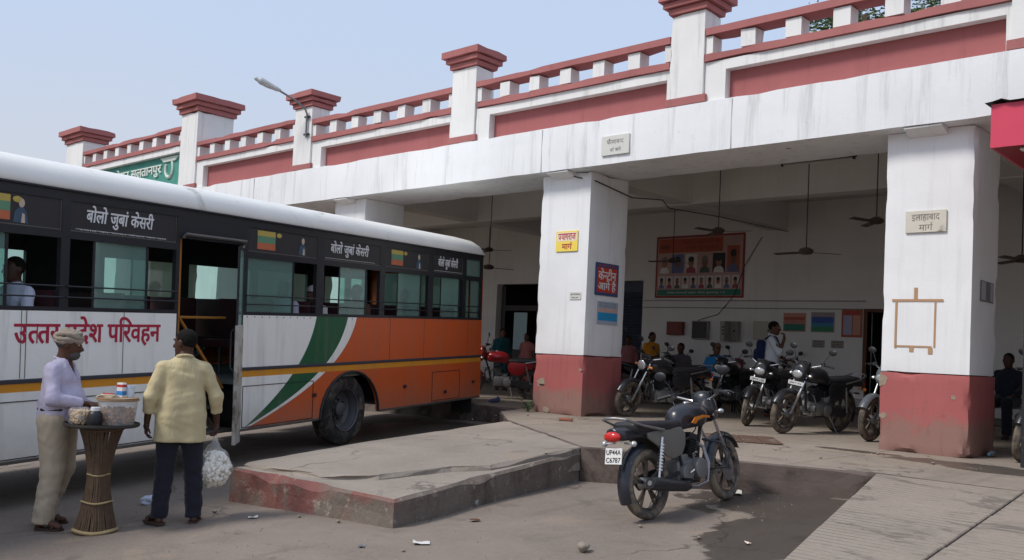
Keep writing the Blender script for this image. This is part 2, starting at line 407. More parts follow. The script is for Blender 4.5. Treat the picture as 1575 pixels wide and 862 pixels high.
M_wood = pm('brown_door_wood', srgb(92, 58, 40), .7, var=.25)
M_cable = pm('black_cable', (.02, .02, .02), .6)
def glass(name, tint, alpha=.55, rough=.05, dif=(.20, .24, .23)):
    N = NT(name); t = N.t
    for x in (N.p,): t.nodes.remove(x)
    tr = t.nodes.new('ShaderNodeBsdfTransparent'); tr.inputs[0].default_value = (*tint, 1)
    gl = t.nodes.new('ShaderNodeBsdfGlossy'); gl.inputs['Roughness'].default_value = rough; gl.inputs[0].default_value = (.9, .92, .92, 1)
    df = t.nodes.new('ShaderNodeBsdfDiffuse'); df.inputs[0].default_value = (*dif, 1)
    lw = t.nodes.new('ShaderNodeLayerWeight'); lw.inputs[0].default_value = .5
    pw = N.math('POWER', lw.outputs['Facing'], 4.); fo = N.math('MULTIPLY_ADD', pw, .45, .035)
    m1 = t.nodes.new('ShaderNodeMixShader'); m2 = t.nodes.new('ShaderNodeMixShader'); m1.inputs[0].default_value = 1-alpha
    t.links.new(df.outputs[0], m1.inputs[1]); t.links.new(tr.outputs[0], m1.inputs[2])
    m1.inputs[0].default_value = alpha
    t.links.new(fo, m2.inputs[0]); t.links.new(m1.outputs[0], m2.inputs[1]); t.links.new(gl.outputs[0], m2.inputs[2])
    t.links.new(m2.outputs[0], t.nodes['Material Output'].inputs[0]); return N.m
M_glass = glass('tinted_bus_glass', (.58, .80, .74), .76, .05, (.42, .60, .56))
M_glassfar = glass('far_side_glass', (.72, .88, .84), .92, .05, (.42, .60, .56))
M_film = glass('clear_film', (.98, .98, .98), .86, .2, (.9, .9, .9))
M_clear = glass('thin_clear_plastic', (.95, .95, .95), .74, .25, (.75, .75, .75))

# ------------------------------------------------------------------ lettering (Devanagari is set glyph by glyph)
_TX = {}
def _run(s, bold, shear):
    c = bpy.data.curves.new('t', 'FONT'); c.body = s; c.size = 1; c.offset = bold; c.shear = 0; c.resolution_u = 3
    o = bpy.data.objects.new('t', c); COL.objects.link(o); bpy.context.view_layer.update()
    me = bpy.data.meshes.new_from_object(o.evaluated_get(bpy.context.evaluated_depsgraph_get()))
    bpy.data.objects.remove(o); bpy.data.curves.remove(c)
    v = [tuple(p.co)[:2] for p in me.vertices]; f = [tuple(p.vertices) for p in me.polygons]; bpy.data.meshes.remove(me)
    return v, f
def glyphs(s, bold=.012, shear=0.):
    """plain text; '{x}' = half form of x (its stem cut off), '~' = small stroke of a joined ra, '^' = hook of a leading ra"""
    key = (s, bold, shear)
    if key in _TX: return _TX[key]
    V = []; F = []; x = 0.; lastw = .5; i = 0; runs = []; cur = ''
    while i < len(s):
        if s[i] == '{':
            if cur: runs.append(('n', cur)); cur = ''
            runs.append(('h', s[i+1])); i += 3; continue
        if s[i] in '~^':
            if cur: runs.append(('n', cur)); cur = ''
            runs.append((s[i], '')); i += 1; continue
        if s[i] == ' ':
            if cur: runs.append(('n', cur)); cur = ''
            runs.append((' ', '')); i += 1; continue
        cur += s[i]; i += 1
    if cur: runs.append(('n', cur))
    for k, t in runs:
        if k == ' ': x += .26; continue
        if k in '~^':
            q = [(x-.26, .20), (x-.22, .23), (x-.42, .03), (x-.46, .07)] if k == '~' else [(x-.20, .66), (x-.15, .66), (x-.04, .83), (x-.09, .88), (x-.24, .80), (x-.20, .76), (x-.12, .80)]
            n = len(V); V += q; F.append(tuple(range(n, n+len(q)))); continue
        v, f = _run(t, bold, shear)
        if not v: continue
        x0 = min(p[0] for p in v); w = max(p[0] for p in v)-x0
        if k == 'h':
            cut = x0+w*.70; bm = bmesh.new(); bv = [bm.verts.new((a, b, 0)) for a, b in v]
            for g in f:
                try: bm.faces.new([bv[j] for j in g])
                except ValueError: pass
            bmesh.ops.bisect_plane(bm, geom=bm.verts[:]+bm.edges[:]+bm.faces[:], plane_co=(cut, 0, 0), plane_no=(1, 0, 0), clear_outer=True)
            bm.verts.index_update(); v = [tuple(p.co)[:2] for p in bm.verts]; f = [tuple(p.index for p in g.verts) for g in bm.faces]; bm.free(); w *= .70
        n = len(V); V += [(a-x0+x, b) for a, b in v]; F += [tuple(j+n for j in g) for g in f]; x += w-.004
    if shear: V = [(a+shear*b, b) for a, b in V]
    _TX[key] = (V, F); return V, F
def lettering(s, mat, parent, o, ux, uy, w, h=None, bold=.012, shear=0., deep=0., name='lettering'):
    """text whose left-bottom corner is o; ux, uy: unit vectors along and up; w: width; deep: raised by this much"""
    V, F = glyphs(s, min(bold, .014), shear)
    if bold > .014:                                        # heavier weight: the same strokes laid again a hair to the side
        n = len(V); V = V+[(a+(bold-.014)*2, b) for a, b in V]; F = F+[tuple(i+n for i in g) for g in F]
    # overlapping strokes lie on their own thin layers
    par = list(range(len(V)))
    def find(i):
        while par[i] != i: par[i] = par[par[i]]; i = par[i]
        return i
    for g in F:
        for i in g[1:]: par[find(i)] = find(g[0])
    ids = {}; lay = [0]*len(V)
    for i in range(len(V)): lay[i] = ids.setdefault(find(i), len(ids)) % 7
    xs = [p[0] for p in V]; ys = [p[1] for p in V]; x0, y0 = min(xs), min(ys); sx = w/(max(xs)-x0); sy = sx if h is None else h/(max(ys)-y0)
    o = Vector(o); ux = Vector(ux); uy = Vector(uy); n = ux.cross(uy)
    vs = [tuple(o+ux*((a-x0)*sx)+uy*((b-y0)*sy)+n*(deep+.0004*lay[i])) for i, (a, b) in enumerate(V)]
    me = bpy.data.meshes.new(name); me.from_pydata(vs, [], F); me.materials.append(mat)
    if deep:
        bm = bmesh.new(); bm.from_mesh(me); bmesh.ops.remove_doubles(bm, verts=bm.verts, dist=1e-5)
        r = bmesh.ops.extrude_face_region(bm, geom=bm.faces[:])
        bmesh.ops.translate(bm, vec=-n*deep, verts=[g for g in r['geom'] if isinstance(g, bmesh.types.BMVert)])
        bmesh.ops.recalc_face_normals(bm, faces=bm.faces); bm.to_mesh(me); bm.free()
    return link(name, me, None, parent)
from mathutils import noise as mnoise
def rough_box(name, a, b, mat, parent, step=.14, chip=.03, seed=0., amp=.004):
    """a plastered block whose edges are worn and chipped"""
    n = [max(1, int(round((b[i]-a[i])/step))) for i in range(3)]
    vid = {}; vs = []; fs = []
    def V(i, j, k):
        key = (i, j, k)
        if key not in vid:
            t = (i/n[0], j/n[1], k/n[2]); p = [a[q]+(b[q]-a[q])*t[q] for q in range(3)]
            on = [q for q in range(3) if key[q] in (0, n[q])]
            nz = mnoise.noise(Vector(p)*3.1+Vector((seed, seed, seed)))
            if len(on) >= 2:
                c = .006+max(0, nz-.12)*chip*3
                for q in on: p[q] += c if key[q] == 0 else -c
            elif len(on) == 1:
                q = on[0]; p[q] += amp*mnoise.noise(Vector(p)*1.7+Vector((seed, 3, 1)))
            vid[key] = len(vs); vs.append(p)
        return vid[key]
    for ax in range(3):
        u, v = (ax+1) % 3, (ax+2) % 3
        for side in (0, n[ax]):
            for i in range(n[u]):
                for j in range(n[v]):
                    q = []
                    for di, dj in ((0, 0), (1, 0), (1, 1), (0, 1)):
                        k = [0]*3; k[ax] = side; k[u] = i+di; k[v] = j+dj; q.append(V(*k))
                    fs.append(tuple(q) if side else tuple(q[::-1]))
    me = bpy.data.meshes.new(name); me.from_pydata(vs, [], fs); me.materials.append(mat)
    me.polygons.foreach_set('use_smooth', [True]*len(me.polygons)); me.set_sharp_from_angle(angle=rad(28))
    return link(name, me, None, parent)
def rough_slab(name, pts, zbot, mats, parent=None, step=.12, jit=.012, r=.03, seed=0., under=0.05):
    """pts: outline (x, y, ztop), counter-clockwise; worn vertical sides; material 0 top, 1 sides"""
    out = []; k = len(pts)
    for i in range(k):
        p = Vector(pts[i]); q = Vector(pts[(i+1) % k]); m = max(1, int((q-p).length/step))
        for j in range(m): out.append(p.lerp(q, j/m))
    c = len(out); vs = []
    nrm = []
    for i in range(c):
        t = out[(i+1) % c]-out[i-1]; nrm.append(Vector((t.y, -t.x, 0)).normalized())
    for lev in range(4):
        for i, p in enumerate(out):
            zb = zbot(p.x, p.y)-under; n_ = mnoise.noise(Vector((p.x*3+seed, p.y*3, lev*2.3)))
            ch = max(0, mnoise.noise(Vector((p.x*2.2, p.y*2.2, seed+9)))-.1)
            o = p+nrm[i]*(n_*jit)
            if lev == 0: z = zb; o = o+nrm[i]*.01
            elif lev == 1: z = zb+(p.z-zb)*.55
            elif lev == 2: z = p.z-r*(.5+ch*2.5)
            else: z = p.z+.002*n_; o = p-nrm[i]*(r*(.6+ch*3))
            vs.append((o.x, o.y, z))
    fs = []
    for lev in range(3):
        for i in range(c):
            j = (i+1) % c; fs.append((lev*c+i, lev*c+j, (lev+1)*c+j, (lev+1)*c+i))
    me = bpy.data.meshes.new(name); me.from_pydata(vs, [], fs+[tuple(range(3*c, 4*c))])
    for m in mats: me.materials.append(m)
    mi = [1]*(3*c)+[0]; me.polygons.foreach_set('material_index', mi)
    bm = bmesh.new(); bm.from_mesh(me); bmesh.ops.triangulate(bm, faces=[f for f in bm.faces if len(f.verts) > 4]); bm.to_mesh(me); bm.free()
    return link(name, me, None, parent)

# ------------------------------------------------------------------ ground
def make_yard():
    def axis(lo, hi, near, fine):
        a = [x for x in np.arange(near[0], near[1]+1e-6, fine)]
        left = [near[0]-d for d in (3, 8, 18, 40, 90, 200, 450)]; right = [near[1]+d for d in (3, 8, 18, 40, 90, 200, 450)]
        return sorted([x for x in left]+a+[x for x in right])
    xs = axis(0, 0, (-14, 14), .35); ys = axis(0, 0, (-16, 3), .35)
    vs = []
    for y in ys:
        for x in xs:
            X = max(-24, min(14, x)); Y = max(-22, min(3, y)); z = yardz(X, Y)
            if -14 < x < 14 and -16 < y < 2: z += .012*mnoise.noise(Vector((x*.8, y*.8, 0)))
            vs.append((x, y, z))
    n = len(xs); fs = [(j*n+i, j*n+i+1, (j+1)*n+i+1, (j+1)*n+i) for j in range(len(ys)-1) for i in range(n-1)]
    me = bpy.data.meshes.new('yard'); me.from_pydata(vs, [], fs); me.materials.append(M_yard)
    me.polygons.foreach_set('use_smooth', [True]*len(me.polygons))
    return tag(link('yard', me), 'dusty grey concrete bus station yard with stains', None, None, 'structure')
make_yard()
KL = onz(895, 687, 0); KR = onz(1345, 728, 0)
floor = rough_slab('hall_floor', [(-21, .2, 0), (-1.5, .2, 0), (-1.2, -.6, 0), (.02, -1.75, 0), (KL[0], KL[1], 0), (KR[0], KR[1], 0), (15, -2.2, 0), (15, 12, 0), (-21, 12, 0)],
                   yardz, [M_floor, M_kerbdark], None, .2, .012, .03, 3.)
tag(floor, 'raised grey concrete floor of the open hall', None, None, 'structure')
slab = rough_slab('bus_bay_platform', [(1.05, -6.72, -.245), (3.15, -6.45, -.275), (2.80, -3.5, -.05), (2.7, -3.2, -.045), (.3, -1.6, -.05), (-.02, -1.78, -.05), (.55, -4.75, -.165)],
                  yardz, [M_slabtop, M_kerb], None, .11, .022, .05, 5.)
tag(slab, 'low concrete platform between bus bays with worn red kerb', None, None, 'structure')
top = rough_slab('concrete_topping', [(1.10, -6.62, -.20), (2.05, -6.40, -.205), (2.45, -6.05, -.185), (2.62, -5.3, -.135), (2.86, -5.0, -.115), (2.80, -3.55, -.010), (2.6, -3.15, -.008), (.4, -1.75, -.008), (.06, -1.85, -.02), (.60, -4.72, -.125)],
                 lambda x, y: -.26, [M_slabtop, M_slabtop], slab, .09, .03, .02, 8., 0)
# ramp with separate cast panels
def rampz(Y): return min(0, .1*(Y+2.45))
def make_ramp():
    A = np.array([KR[0], KR[1]]); z = -.27
    for _ in range(8): B = onz(1200, 862, z); z = rampz(B[1])
    d = (B[:2]-A)/(B[1]-A[1])                         # left edge direction per unit Y
    def left(Y): return A[0]+d[0]*(Y-A[1])
    yend = -7.1
    root = rough_slab('entrance_ramp', [(left(yend), yend, rampz(yend)-.03), (15, yend, rampz(yend)-.03), (15, -2.3, -.03), (left(-2.6)+.02, -2.6, -.045)], yardz, [M_kerbdark, M_kerbdark], None, .25, .01, .02, 2.)
    tag(root, 'ribbed concrete ramp leading up to the hall', None, None, 'structure')
    ys = [-2.45, -3.5, -4.6, -5.8, -7.08]
    for j in range(4):
        y1, y0 = ys[j], ys[j+1]; x = None
        for i in range(7):
            xa0 = left(y0) if i == 0 else 6.9+1.25*(i-1); xa1 = left(y1) if i == 0 else 6.9+1.25*(i-1); xb = 6.9+1.25*i; g = .008
            if xb > 14.5: continue
            mb = MB(); t = .05; tilt = random.uniform(-.004, .004)
            q = [(xa0+g, y0+g, rampz(y0)+tilt), (xb-g, y0+g, rampz(y0)), (xb-g, y1-g, rampz(y1)-tilt*.5), (xa1+g, y1-g, rampz(y1))]
            mb.add(q+[(a, b, c-t) for a, b, c in q], [(0, 1, 2, 3), (4, 7, 6, 5), (0, 4, 5, 1), (1, 5, 6, 2), (2, 6, 7, 3), (3, 7, 4, 0)])
            mb.build('ramp_panel', M_ramp, root, bevel=.008, smooth=0)
make_ramp()
# drain cover of wooden boards let into the floor
dc = thing('drain_cover', 'brown boarded drain cover lying flat in the hall floor', 'drain cover', (3.2, -.75, 0), (0, 0, .6))
for i in range(4): MB().cbox((-.36+.24*i, 0, .012), (.225, .95, .016)).build('board', pm('drain_board', srgb(96, 74, 62), .85, var=.3, dirt=DUST, dirtamt=.4), dc, bevel=.004)

# ------------------------------------------------------------------ the station building
BLD = thing('station_building', 'white bus station hall with red trimmed balustrade parapet and pillars', 'building')
ZS, ZT = 3.93, 4.664
PX = [-18.2, -12.5, -6.81, -1.03, 4.68, 10.4]
for i, x in enumerate(PX):
    p = rough_box('pillar', (x, 0, .965), (x+1.032, 1.03, ZS-.001), M_pillar, BLD, .09, .016, i*3.7)
    rough_box('dado', (x-.004, -.004, -.01), (x+1.036, 1.034, .963), M_dado, p, .06, .022, i*5.1+1)
    for q, (cx, cz, rr) in enumerate({3: ((.17, .50, .10), (.30, .06, .07), (.98, .74, .035)), 4: ((.02, .86, .10), (.05, .42, .05), (.86, .70, .035))}.get(i, ())):
        mp = MB(); rn = random.Random(q+i*7); pl = [(x+cx+rr*rn.uniform(.55, 1.1)*math.cos(t), cz+rr*rn.uniform(.5, 1.0)*math.sin(t)) for t in np.linspace(0, 2*math.pi, 15)[:-1]]
        mp.prism([(max(x-.006, a), b) for a, b in pl], -.0065, -.0035, 'y'); mp.build('spalled_patch', pm('bare_plaster', srgb(150, 136, 120), .95, var=.35, scale=20, bump=.6), p, smooth=0)
    if i == 3: MB().prism([(x+.13, .47), (x+.25, .465), (x+.24, .445), (x+.15, .44)], -.008, -.0066, 'y').build('hole_shade_patch', pm('hole_shade', (.02, .018, .016), .95), p, smooth=0)  # flat near-black patch, painted in for the shade inside a hole
    MB().prism([(-.235, ZS-.002), (-.235, ZS-.02), (-.002, ZS-.09), (-.002, ZS-.002)], x+.28, x+.72, 'x').build('bracket', M_white, p, smooth=0)
xL, xR = -21.0, 15.0
rough_box('fascia_beam', (xL, -.264, ZS), (xR, 1.0, ZT), M_fascia, BLD, .3, .012, 2.2, .006)
# fine vertical hairline crack lines of old plaster joints
for x in (-.86, 2.62, -9.6): MB().box((x, -.268, ZS+.01), (x+.012, -.262, ZT-.02)).build('plaster_joint', pm('joint_grey', (.48, .48, .49), .9), BLD, smooth=0)
MB().box((xL, 1.001, 4.55), (xR, 12, ZT-.02)).build('ceiling', M_ceil, BLD, smooth=0)
for x in PX: MB().box((x+.30, 1.03, ZS+.02), (x+.74, 7.49, 4.549)).build('ceiling_beam', M_ceil, BLD, smooth=0, bevel=.01)
MB().box((xL, 3.5, ZS+.005), (xR, 3.85, 4.548)).build('ceiling_beam', M_ceil, BLD, smooth=0, bevel=.01)
# rear wall with its openings
YW = 7.5
OPEN = [(-9.16, -7.55, 2.85), (-5.6, -4.10, 2.88), (1.55, 2.50, 2.13), (6.4, 7.5, 2.13)]
mb = MB(); cur = xL
for a, b, h in OPEN:
    mb.box((cur, YW, -.02), (a, YW+.25, 4.56)); mb.box((a, YW, h), (b, YW+.25, 4.56)); cur = b
mb.box((cur, YW, -.02), (xR, YW+.25, 4.56)); mb.build('rear_wall', M_hall, BLD, smooth=0)
for x in (xL, xR-.25): MB().box((x, 1.05, -.02), (x+.25, YW, 4.56)).build('end_wall', M_hall, BLD, smooth=0)
M_plinth = pm('dirty_plinth', srgb(104, 94, 86), .9, var=.3, bump=.5, dirt=srgb(60, 50, 46), dirtamt=.5)
cur = xL
for a, b, h in OPEN+[(xR-.3, xR, 0)]: MB().box((cur+.3, YW-.10, .001), (a-.06, YW-.001, .15)).build('plinth', M_plinth, BLD, bevel=.02); cur = b
M_roomshade = pm('room_shade', (.05, .052, .056), .9)  # near-black puts the shade of the unlit rooms into the colour
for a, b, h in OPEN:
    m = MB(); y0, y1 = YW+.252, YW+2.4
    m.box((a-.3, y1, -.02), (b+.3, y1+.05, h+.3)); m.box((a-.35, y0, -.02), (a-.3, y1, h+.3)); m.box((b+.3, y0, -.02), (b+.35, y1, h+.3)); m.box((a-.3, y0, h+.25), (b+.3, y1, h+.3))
    m.build('dark_room_box', M_roomshade, BLD, smooth=0)  # closed box added behind each opening so no light leaks through
M_shutter = pm('steel_shutter', srgb(64, 70, 86), .55, .3, var=.2, dirt=DUST, dirtamt=.25)
sh = MB().box((-5.6, YW+.20, 2.60), (-4.10, YW+.245, 2.879)).build('roller_shutter', M_shutter, BLD, smooth=0)
for i in range(34): MB().prism([(YW+.12, .02+i*.076), (YW+.10, .055+i*.076), (YW+.12, .09+i*.076), (YW+.15, .055+i*.076)], -5.59, -4.11, 'x').build('shutter_slat', M_shutter, sh, smooth=0)
# glazed door in the left opening
M_frame = pm('dark_door_frame', srgb(52, 50, 52), .6)
gd = MB().box((-9.1, YW+.16, 0), (-8.95, YW+.22, 2.8)).box((-7.75, YW+.16, 0), (-7.6, YW+.22, 2.8)).box((-8.95, YW+.16, 2.1), (-7.75, YW+.22, 2.25)).build('door_frame', M_frame, BLD, smooth=0)
MB().box((-8.6, YW+.17, 1.0), (-8.1, YW+.19, 2.05)).build('door_pane', pm('pale_teal_glass', srgb(110, 150, 158), .2, spec=.6), gd, smooth=0)
MB().box((-8.62, YW+.165, .02), (-8.08, YW+.195, .98)).build('door_leaf', M_frame, gd, smooth=0)
df = MB().box((1.47, YW-.03, 0), (1.55, YW+.2, 2.2)).box((2.5, YW-.03, 0), (2.58, YW+.2, 2.2)).box((1.55, YW-.03, 2.13), (2.5, YW+.2, 2.2)).build('door_frame', M_wood, BLD, smooth=0)
MB().box((0, 0, .02), (.03, .85, 2.1), Matrix.Translation((2.47, YW+.26, 0)) @ Matrix.Rotation(.3, 4, 'Z')).build('door_leaf', M_wood, df, smooth=0)

# parapet: piers, rails, balusters, sunk painted panels
def pier(x0, x1, y1, ztop, big=False):
    k = 1.25 if big else 1
    p = rough_box('parapet_pier', (x0, -.252, ZT-.001), (x1, y1, ztop), M_white, BLD, .2, .012, x0)
    for o, za, zb in ((.045*k, 0, .10), (.10*k, .10, .19), (.16*k, .19, .32)):
        rough_box('pier_cap', (x0-o, -.252-o, ztop+za*k+.0005), (x1+o, y1+o, ztop+zb*k), M_red, p, .25, .015, x0+o)
    rough_box('pier_base', (x0-.05, -.262, ZT-.002), (x1+.05, y1+.03, ZT+.125), M_red, p, .25, .012, x0+5)
    return p
PIERS = [(-20.65, -19.4, .45, 6.70, True), (-13.28, -12.43, .75, 6.62, True), (-8.12, -7.47, .22, 6.02, False), (-3.11, -2.49, .22, 6.02, False), (1.56, 2.14, .22, 6.02, False), (6.12, 6.75, .22, 6.02, False), (11.0, 11.65, .22, 6.02, False)]
for a in PIERS: pier(*a)
def bay(x0, x1, dz=0., green=False, n=6):
    """one parapet bay between two piers"""
    zp1, zl, zm, zb, zt = 5.10+dz*.97, 5.24+dz, 5.36+dz, 5.62+dz, 5.735+dz
    e = .33; x0 += .001; x1 -= .001
    w = MB(); yf, yb = -.20, .05
    w.box((x0, yf, ZT-.001), (x0+e, yb, zl)); w.box((x1-(.06 if not green else .02), yf, ZT-.001), (x1, yb, zl)); w.box((x0+e, yf, zp1), (x1-.06, yb, zl)); w.box((x0+e, -.02, ZT-.001), (x1-.06, yb, zp1))
    if green: e = .06
    root = w.build('parapet', M_white, BLD, smooth=0)
    MB().box((x0+e+.001, -.07, ZT), (x1-.061, -.021, zp1-.001)).build('sunk_panel', M_green if green else M_redpanel, root, smooth=0)
    rough_box('sill_rail', (x0, -.25, zl+.0005), (x1, .08, zm), M_red, root, .3, .02, x0)
    rough_box('top_rail', (x0, -.25, zb), (x1, .08, zt), M_red, root, .3, .02, x0+3)
    L = x1-x0; s = L/n
    for i in range(n+1):
        c = x0+s*i; a, b = (c-.12, c+.12)
        a = max(a, x0); b = min(b, x1)
        rough_box('baluster', (a, -.215, zm+.0005), (b, .04, zb-.0005), M_white, root, .2, .012, c)
    return root
for i in range(len(PIERS)-1):
    big = i == 0
    bay(PIERS[i][1], PIERS[i+1][0], .62 if big else (.10 if i == 1 else 0), big, 8 if big else 6)
# lettering on the green panel
GP = (-18.9, -13.45)
M_cream = pm('cream_relief', srgb(206, 214, 206), .75, var=.12, dirt=srgb(150, 170, 160), dirtamt=.3)
lettering('बस {स}टेशन सुलतानपुर', M_cream, BLD, (-18.3, -.072, 5.18), (1, 0, 0), (0, 0, 1), 3.75, .42, .02, 0, .03)
lettering('िनगम', M_cream, BLD, (-15.0, -.072, 4.75), (1, 0, 0), (0, 0, 1), .75, .28, .02, 0, .03)
em = MB()   # round emblem with a bar across its top
pts = [(-14.12+.20*math.cos(t), -.085, 5.36+.24*math.sin(t)) for t in np.linspace(rad(150), rad(400), 18)]
em.tube(pts, .045, 6); em.prism([(-14.62, 5.66), (-13.62, 5.66), (-13.78, 5.54), (-14.42, 5.54)], -.11, -.07, 'y'); em.build('emblem', M_cream, BLD)
# roof pieces behind the parapet
MB().box((xL, 1.002, ZT-.019), (xR, 12, ZT+.02)).build('roof_slab', pm('roof_concrete', (.28, .27, .26), .9), BLD, smooth=0)
# ------------------------------------------------------------------ the bus (local x: towards its rear, y: away from the near side, z up)
BB = onyard(533, 686); _d = ray(1460, 508); _d = _d/np.linalg.norm(_d)
_dh = _d[:2]/np.linalg.norm(_d[:2])
BUS = thing('bus', 'white orange and green passenger bus with black window band parked in the bay', 'bus', tuple(BB))
bx = Vector((_d[0], _d[1], _d[2])); by = Vector((-_dh[1], _dh[0], 0)); bz = bx.cross(by)
BUSM = Matrix(((bx.x, by.x, bz.x, BB[0]), (bx.y, by.y, bz.y, BB[1]), (bx.z, by.z, bz.z, BB[2]), (0, 0, 0, 1)))
BUS.matrix_world = BUSM
S0, S1, WID = -8.3, 4.05, 2.5
FA = -6.35                                                # front axle
def livery():
    N = NT('bus_livery_paint'); z = N.xyz(); s, h = z[0], z[2]
    white, orange, green = srgb(245, 244, 238), srgb(206, 92, 40), srgb(22, 92, 58)
    def poly(pts):
        cf = np.polyfit([p[1] for p in pts], [p[0] for p in pts], 3); r = None
        r = cf[0]
        for c in cf[1:]: r = N.math('MULTIPLY_ADD', h, r, float(c)) if not isinstance(r, float) else N.math('MULTIPLY_ADD', h, float(r), float(c))
        return r
    gl = poly([(-.77, 1.82), (-1.09, 1.20), (-1.25, 1.07), (-2.07, .48), (-.88, 1.55)])
    gr = poly([(-.06, 1.82), (-.50, 1.19), (-.73, 1.06), (-2.07, .47), (-.20, 1.55)])
    wr = poly([(.15, 1.81), (-.32, 1.20), (-.58, 1.06), (-2.03, .46), (0., 1.55)])
    def past(f): return N.ramp(N.math('SUBTRACT', s, f), -.004, .004)
    c = N.mix(past(gl), white, green); c = N.mix(past(gr), c, white); c = N.mix(past(wr), c, orange)
    yb = N.math('MULTIPLY', N.ramp(h, 1.068, 1.074), N.ramp(h, 1.150, 1.146)); c = N.mix(yb, c, srgb(222, 150, 40))
    # road grime: spray low down, streaks, scuffs
    g = N.math('MULTIPLY', N.ramp(N.math('ADD', h, N.math('MULTIPLY', N.noise(1.6, 6, .7), .7)), 1.25, .65), .38)
    c = N.mix(g, c, srgb(140, 128, 116))
    c = N.mix(N.math('MULTIPLY', N.ramp(N.noise(2.0, 6, .7, .3, (2.5, 1, .2)), .48, .74), .28), c, srgb(120, 112, 102))
    c = N.mix(N.math('MULTIPLY', N.ramp(N.noise(9, 7, .75, .4), .67, .71), .6), c, srgb(66, 56, 50))
    N.bump(N.noise(2.6, 3), .4, .03)
    return N.out(c, N.math('ADD', .32, N.math('MULTIPLY', N.noise(5, 5), .25)), 0, .45)
M_liv = livery()
M_bwhite = pm('bus_roof_white', srgb(234, 233, 228), .42, var=.08, scale=2, dirt=srgb(160, 156, 148), dirtamt=.3, dscale=1.5)
M_band = pm('bus_black_band', srgb(34, 36, 42), .42, var=.25, scale=4, dirt=srgb(70, 68, 68), dirtamt=.25)
M_ad = pm('advert_film', srgb(46, 45, 48), .5, var=.12)
M_trim = pm('bus_grey_trim', srgb(104, 100, 96), .5, .4, var=.2, dirt=DUST, dirtamt=.3)
M_under = pm('bus_underbody', (.012, .012, .012), .9)
M_seat = pm('maroon_seat', srgb(62, 28, 32), .7, var=.25)
M_inner = pm('bus_inner_lining', srgb(120, 124, 122), .7, var=.15)

def arch(c, r=.66, zb=.43, n=14):
    out = []
    for i in range(n+1):
        a = math.pi*(1-i/n); out.append((c+(r+.04)*math.cos(a), zb+(r-.04)*math.sin(a)))
    return out
def side_panel(x0, x1, arcs, y0, y1, name):
    poly = [(x0, .43)]
    for c in arcs: poly += arch(c)
    poly += [(x1, .43), (x1, 1.82), (x0, 1.82)]
    m = MB(); m.prism(poly, y0, y1, 'y'); me = m.mesh(name, M_liv, 0, fix=False)
    bm = bmesh.new(); bm.from_mesh(me); bmesh.ops.triangulate(bm, faces=[f for f in bm.faces if len(f.verts) > 4]); bmesh.ops.recalc_face_normals(bm, faces=bm.faces); bm.to_mesh(me); bm.free()
    return link(name, me, None, BUS)
DL, DR = -3.24, -2.20                                      # door opening
pnl = side_panel(DR, S1-.03, [0.06], 0, .04, 'side_panel')
pnf = side_panel(S0+.05, DL, [FA], 0, .04, 'side_panel')
pfar = side_panel(S0+.05, S1-.03, [FA, .06], WID-.04, WID, 'side_panel')
for p, x0, x1 in ((pnl, DR, S1-.03), (pnf, S0+.05, DL)):
    MB().box((x0, -.016, 1.150), (x1, -.0005, 1.19)).build('moulding', pm('rub_strip', srgb(60, 62, 70), .5, var=.2), p, bevel=.006)
    MB().box((x0, -.010, .418), (-.66 if p is pnl else FA-.72, -.0005, .452)).build('skirt_trim', M_trim, p, bevel=.004); MB().box((.80 if p is pnl else FA+.72, -.010, .418), (x1, -.0005, .452)).build('skirt_trim', M_trim, p, bevel=.004)
m = MB(); a = arch(.06, .66); m.tube([(s, -.008, z) for s, z in a], .02, 6); m.build('wheel_arch_lip', M_darkmetal, pnl)
# hatches and little fittings on the skirts
def hatch(par, x0, x1, z0, z1):
    t = .008
    MB().box((x0, -.006, z0), (x1, -.0008, z0+t)).box((x0, -.006, z1-t), (x1, -.0008, z1)).box((x0, -.006, z0+t), (x0+t, -.0008, z1-t)).box((x1-t, -.006, z0+t), (x1, -.0008, z1-t)).build('hatch_seam', M_darkmetal, par, smooth=0)
hatch(pnl, 2.32, 3.26, .47, .95); hatch(pnl, -2.16, -.80, .46, .965); hatch(pnf, -5.34, -3.42, .46, .99); hatch(pnf, -7.0+1.5, -5.40, .46, 1.0)
for s, z in ((1.48, .76), (2.75, .60), (3.75, .72), (-.78, .77)):
    MB().cbox((s, -.012, z), (.075, .024, .05)).build('reflector', M_darkmetal, pnl, bevel=.006)
MB().cbox((-3.51, -.014, .84), (.10, .028, .075)).build('hatch_lock', M_darkmetal, pnf, bevel=.008)
for par, xs in ((pnl, (1.02, 2.02, 3.5)), (pnf, (-3.95, -5.05, -6.0+.9))):
    for x in xs: MB().box((x, -.004, 1.195), (x+.006, -.0006, 1.82)).build('panel_seam', M_trim, par, smooth=0)
for i in range(46):
    x = DR+.08+i*.135
    if x < S1-.06: MB().ball((x, -.001, 1.80), (.009, .005, .009), 6, 4).build('rivet', M_trim, pnl)
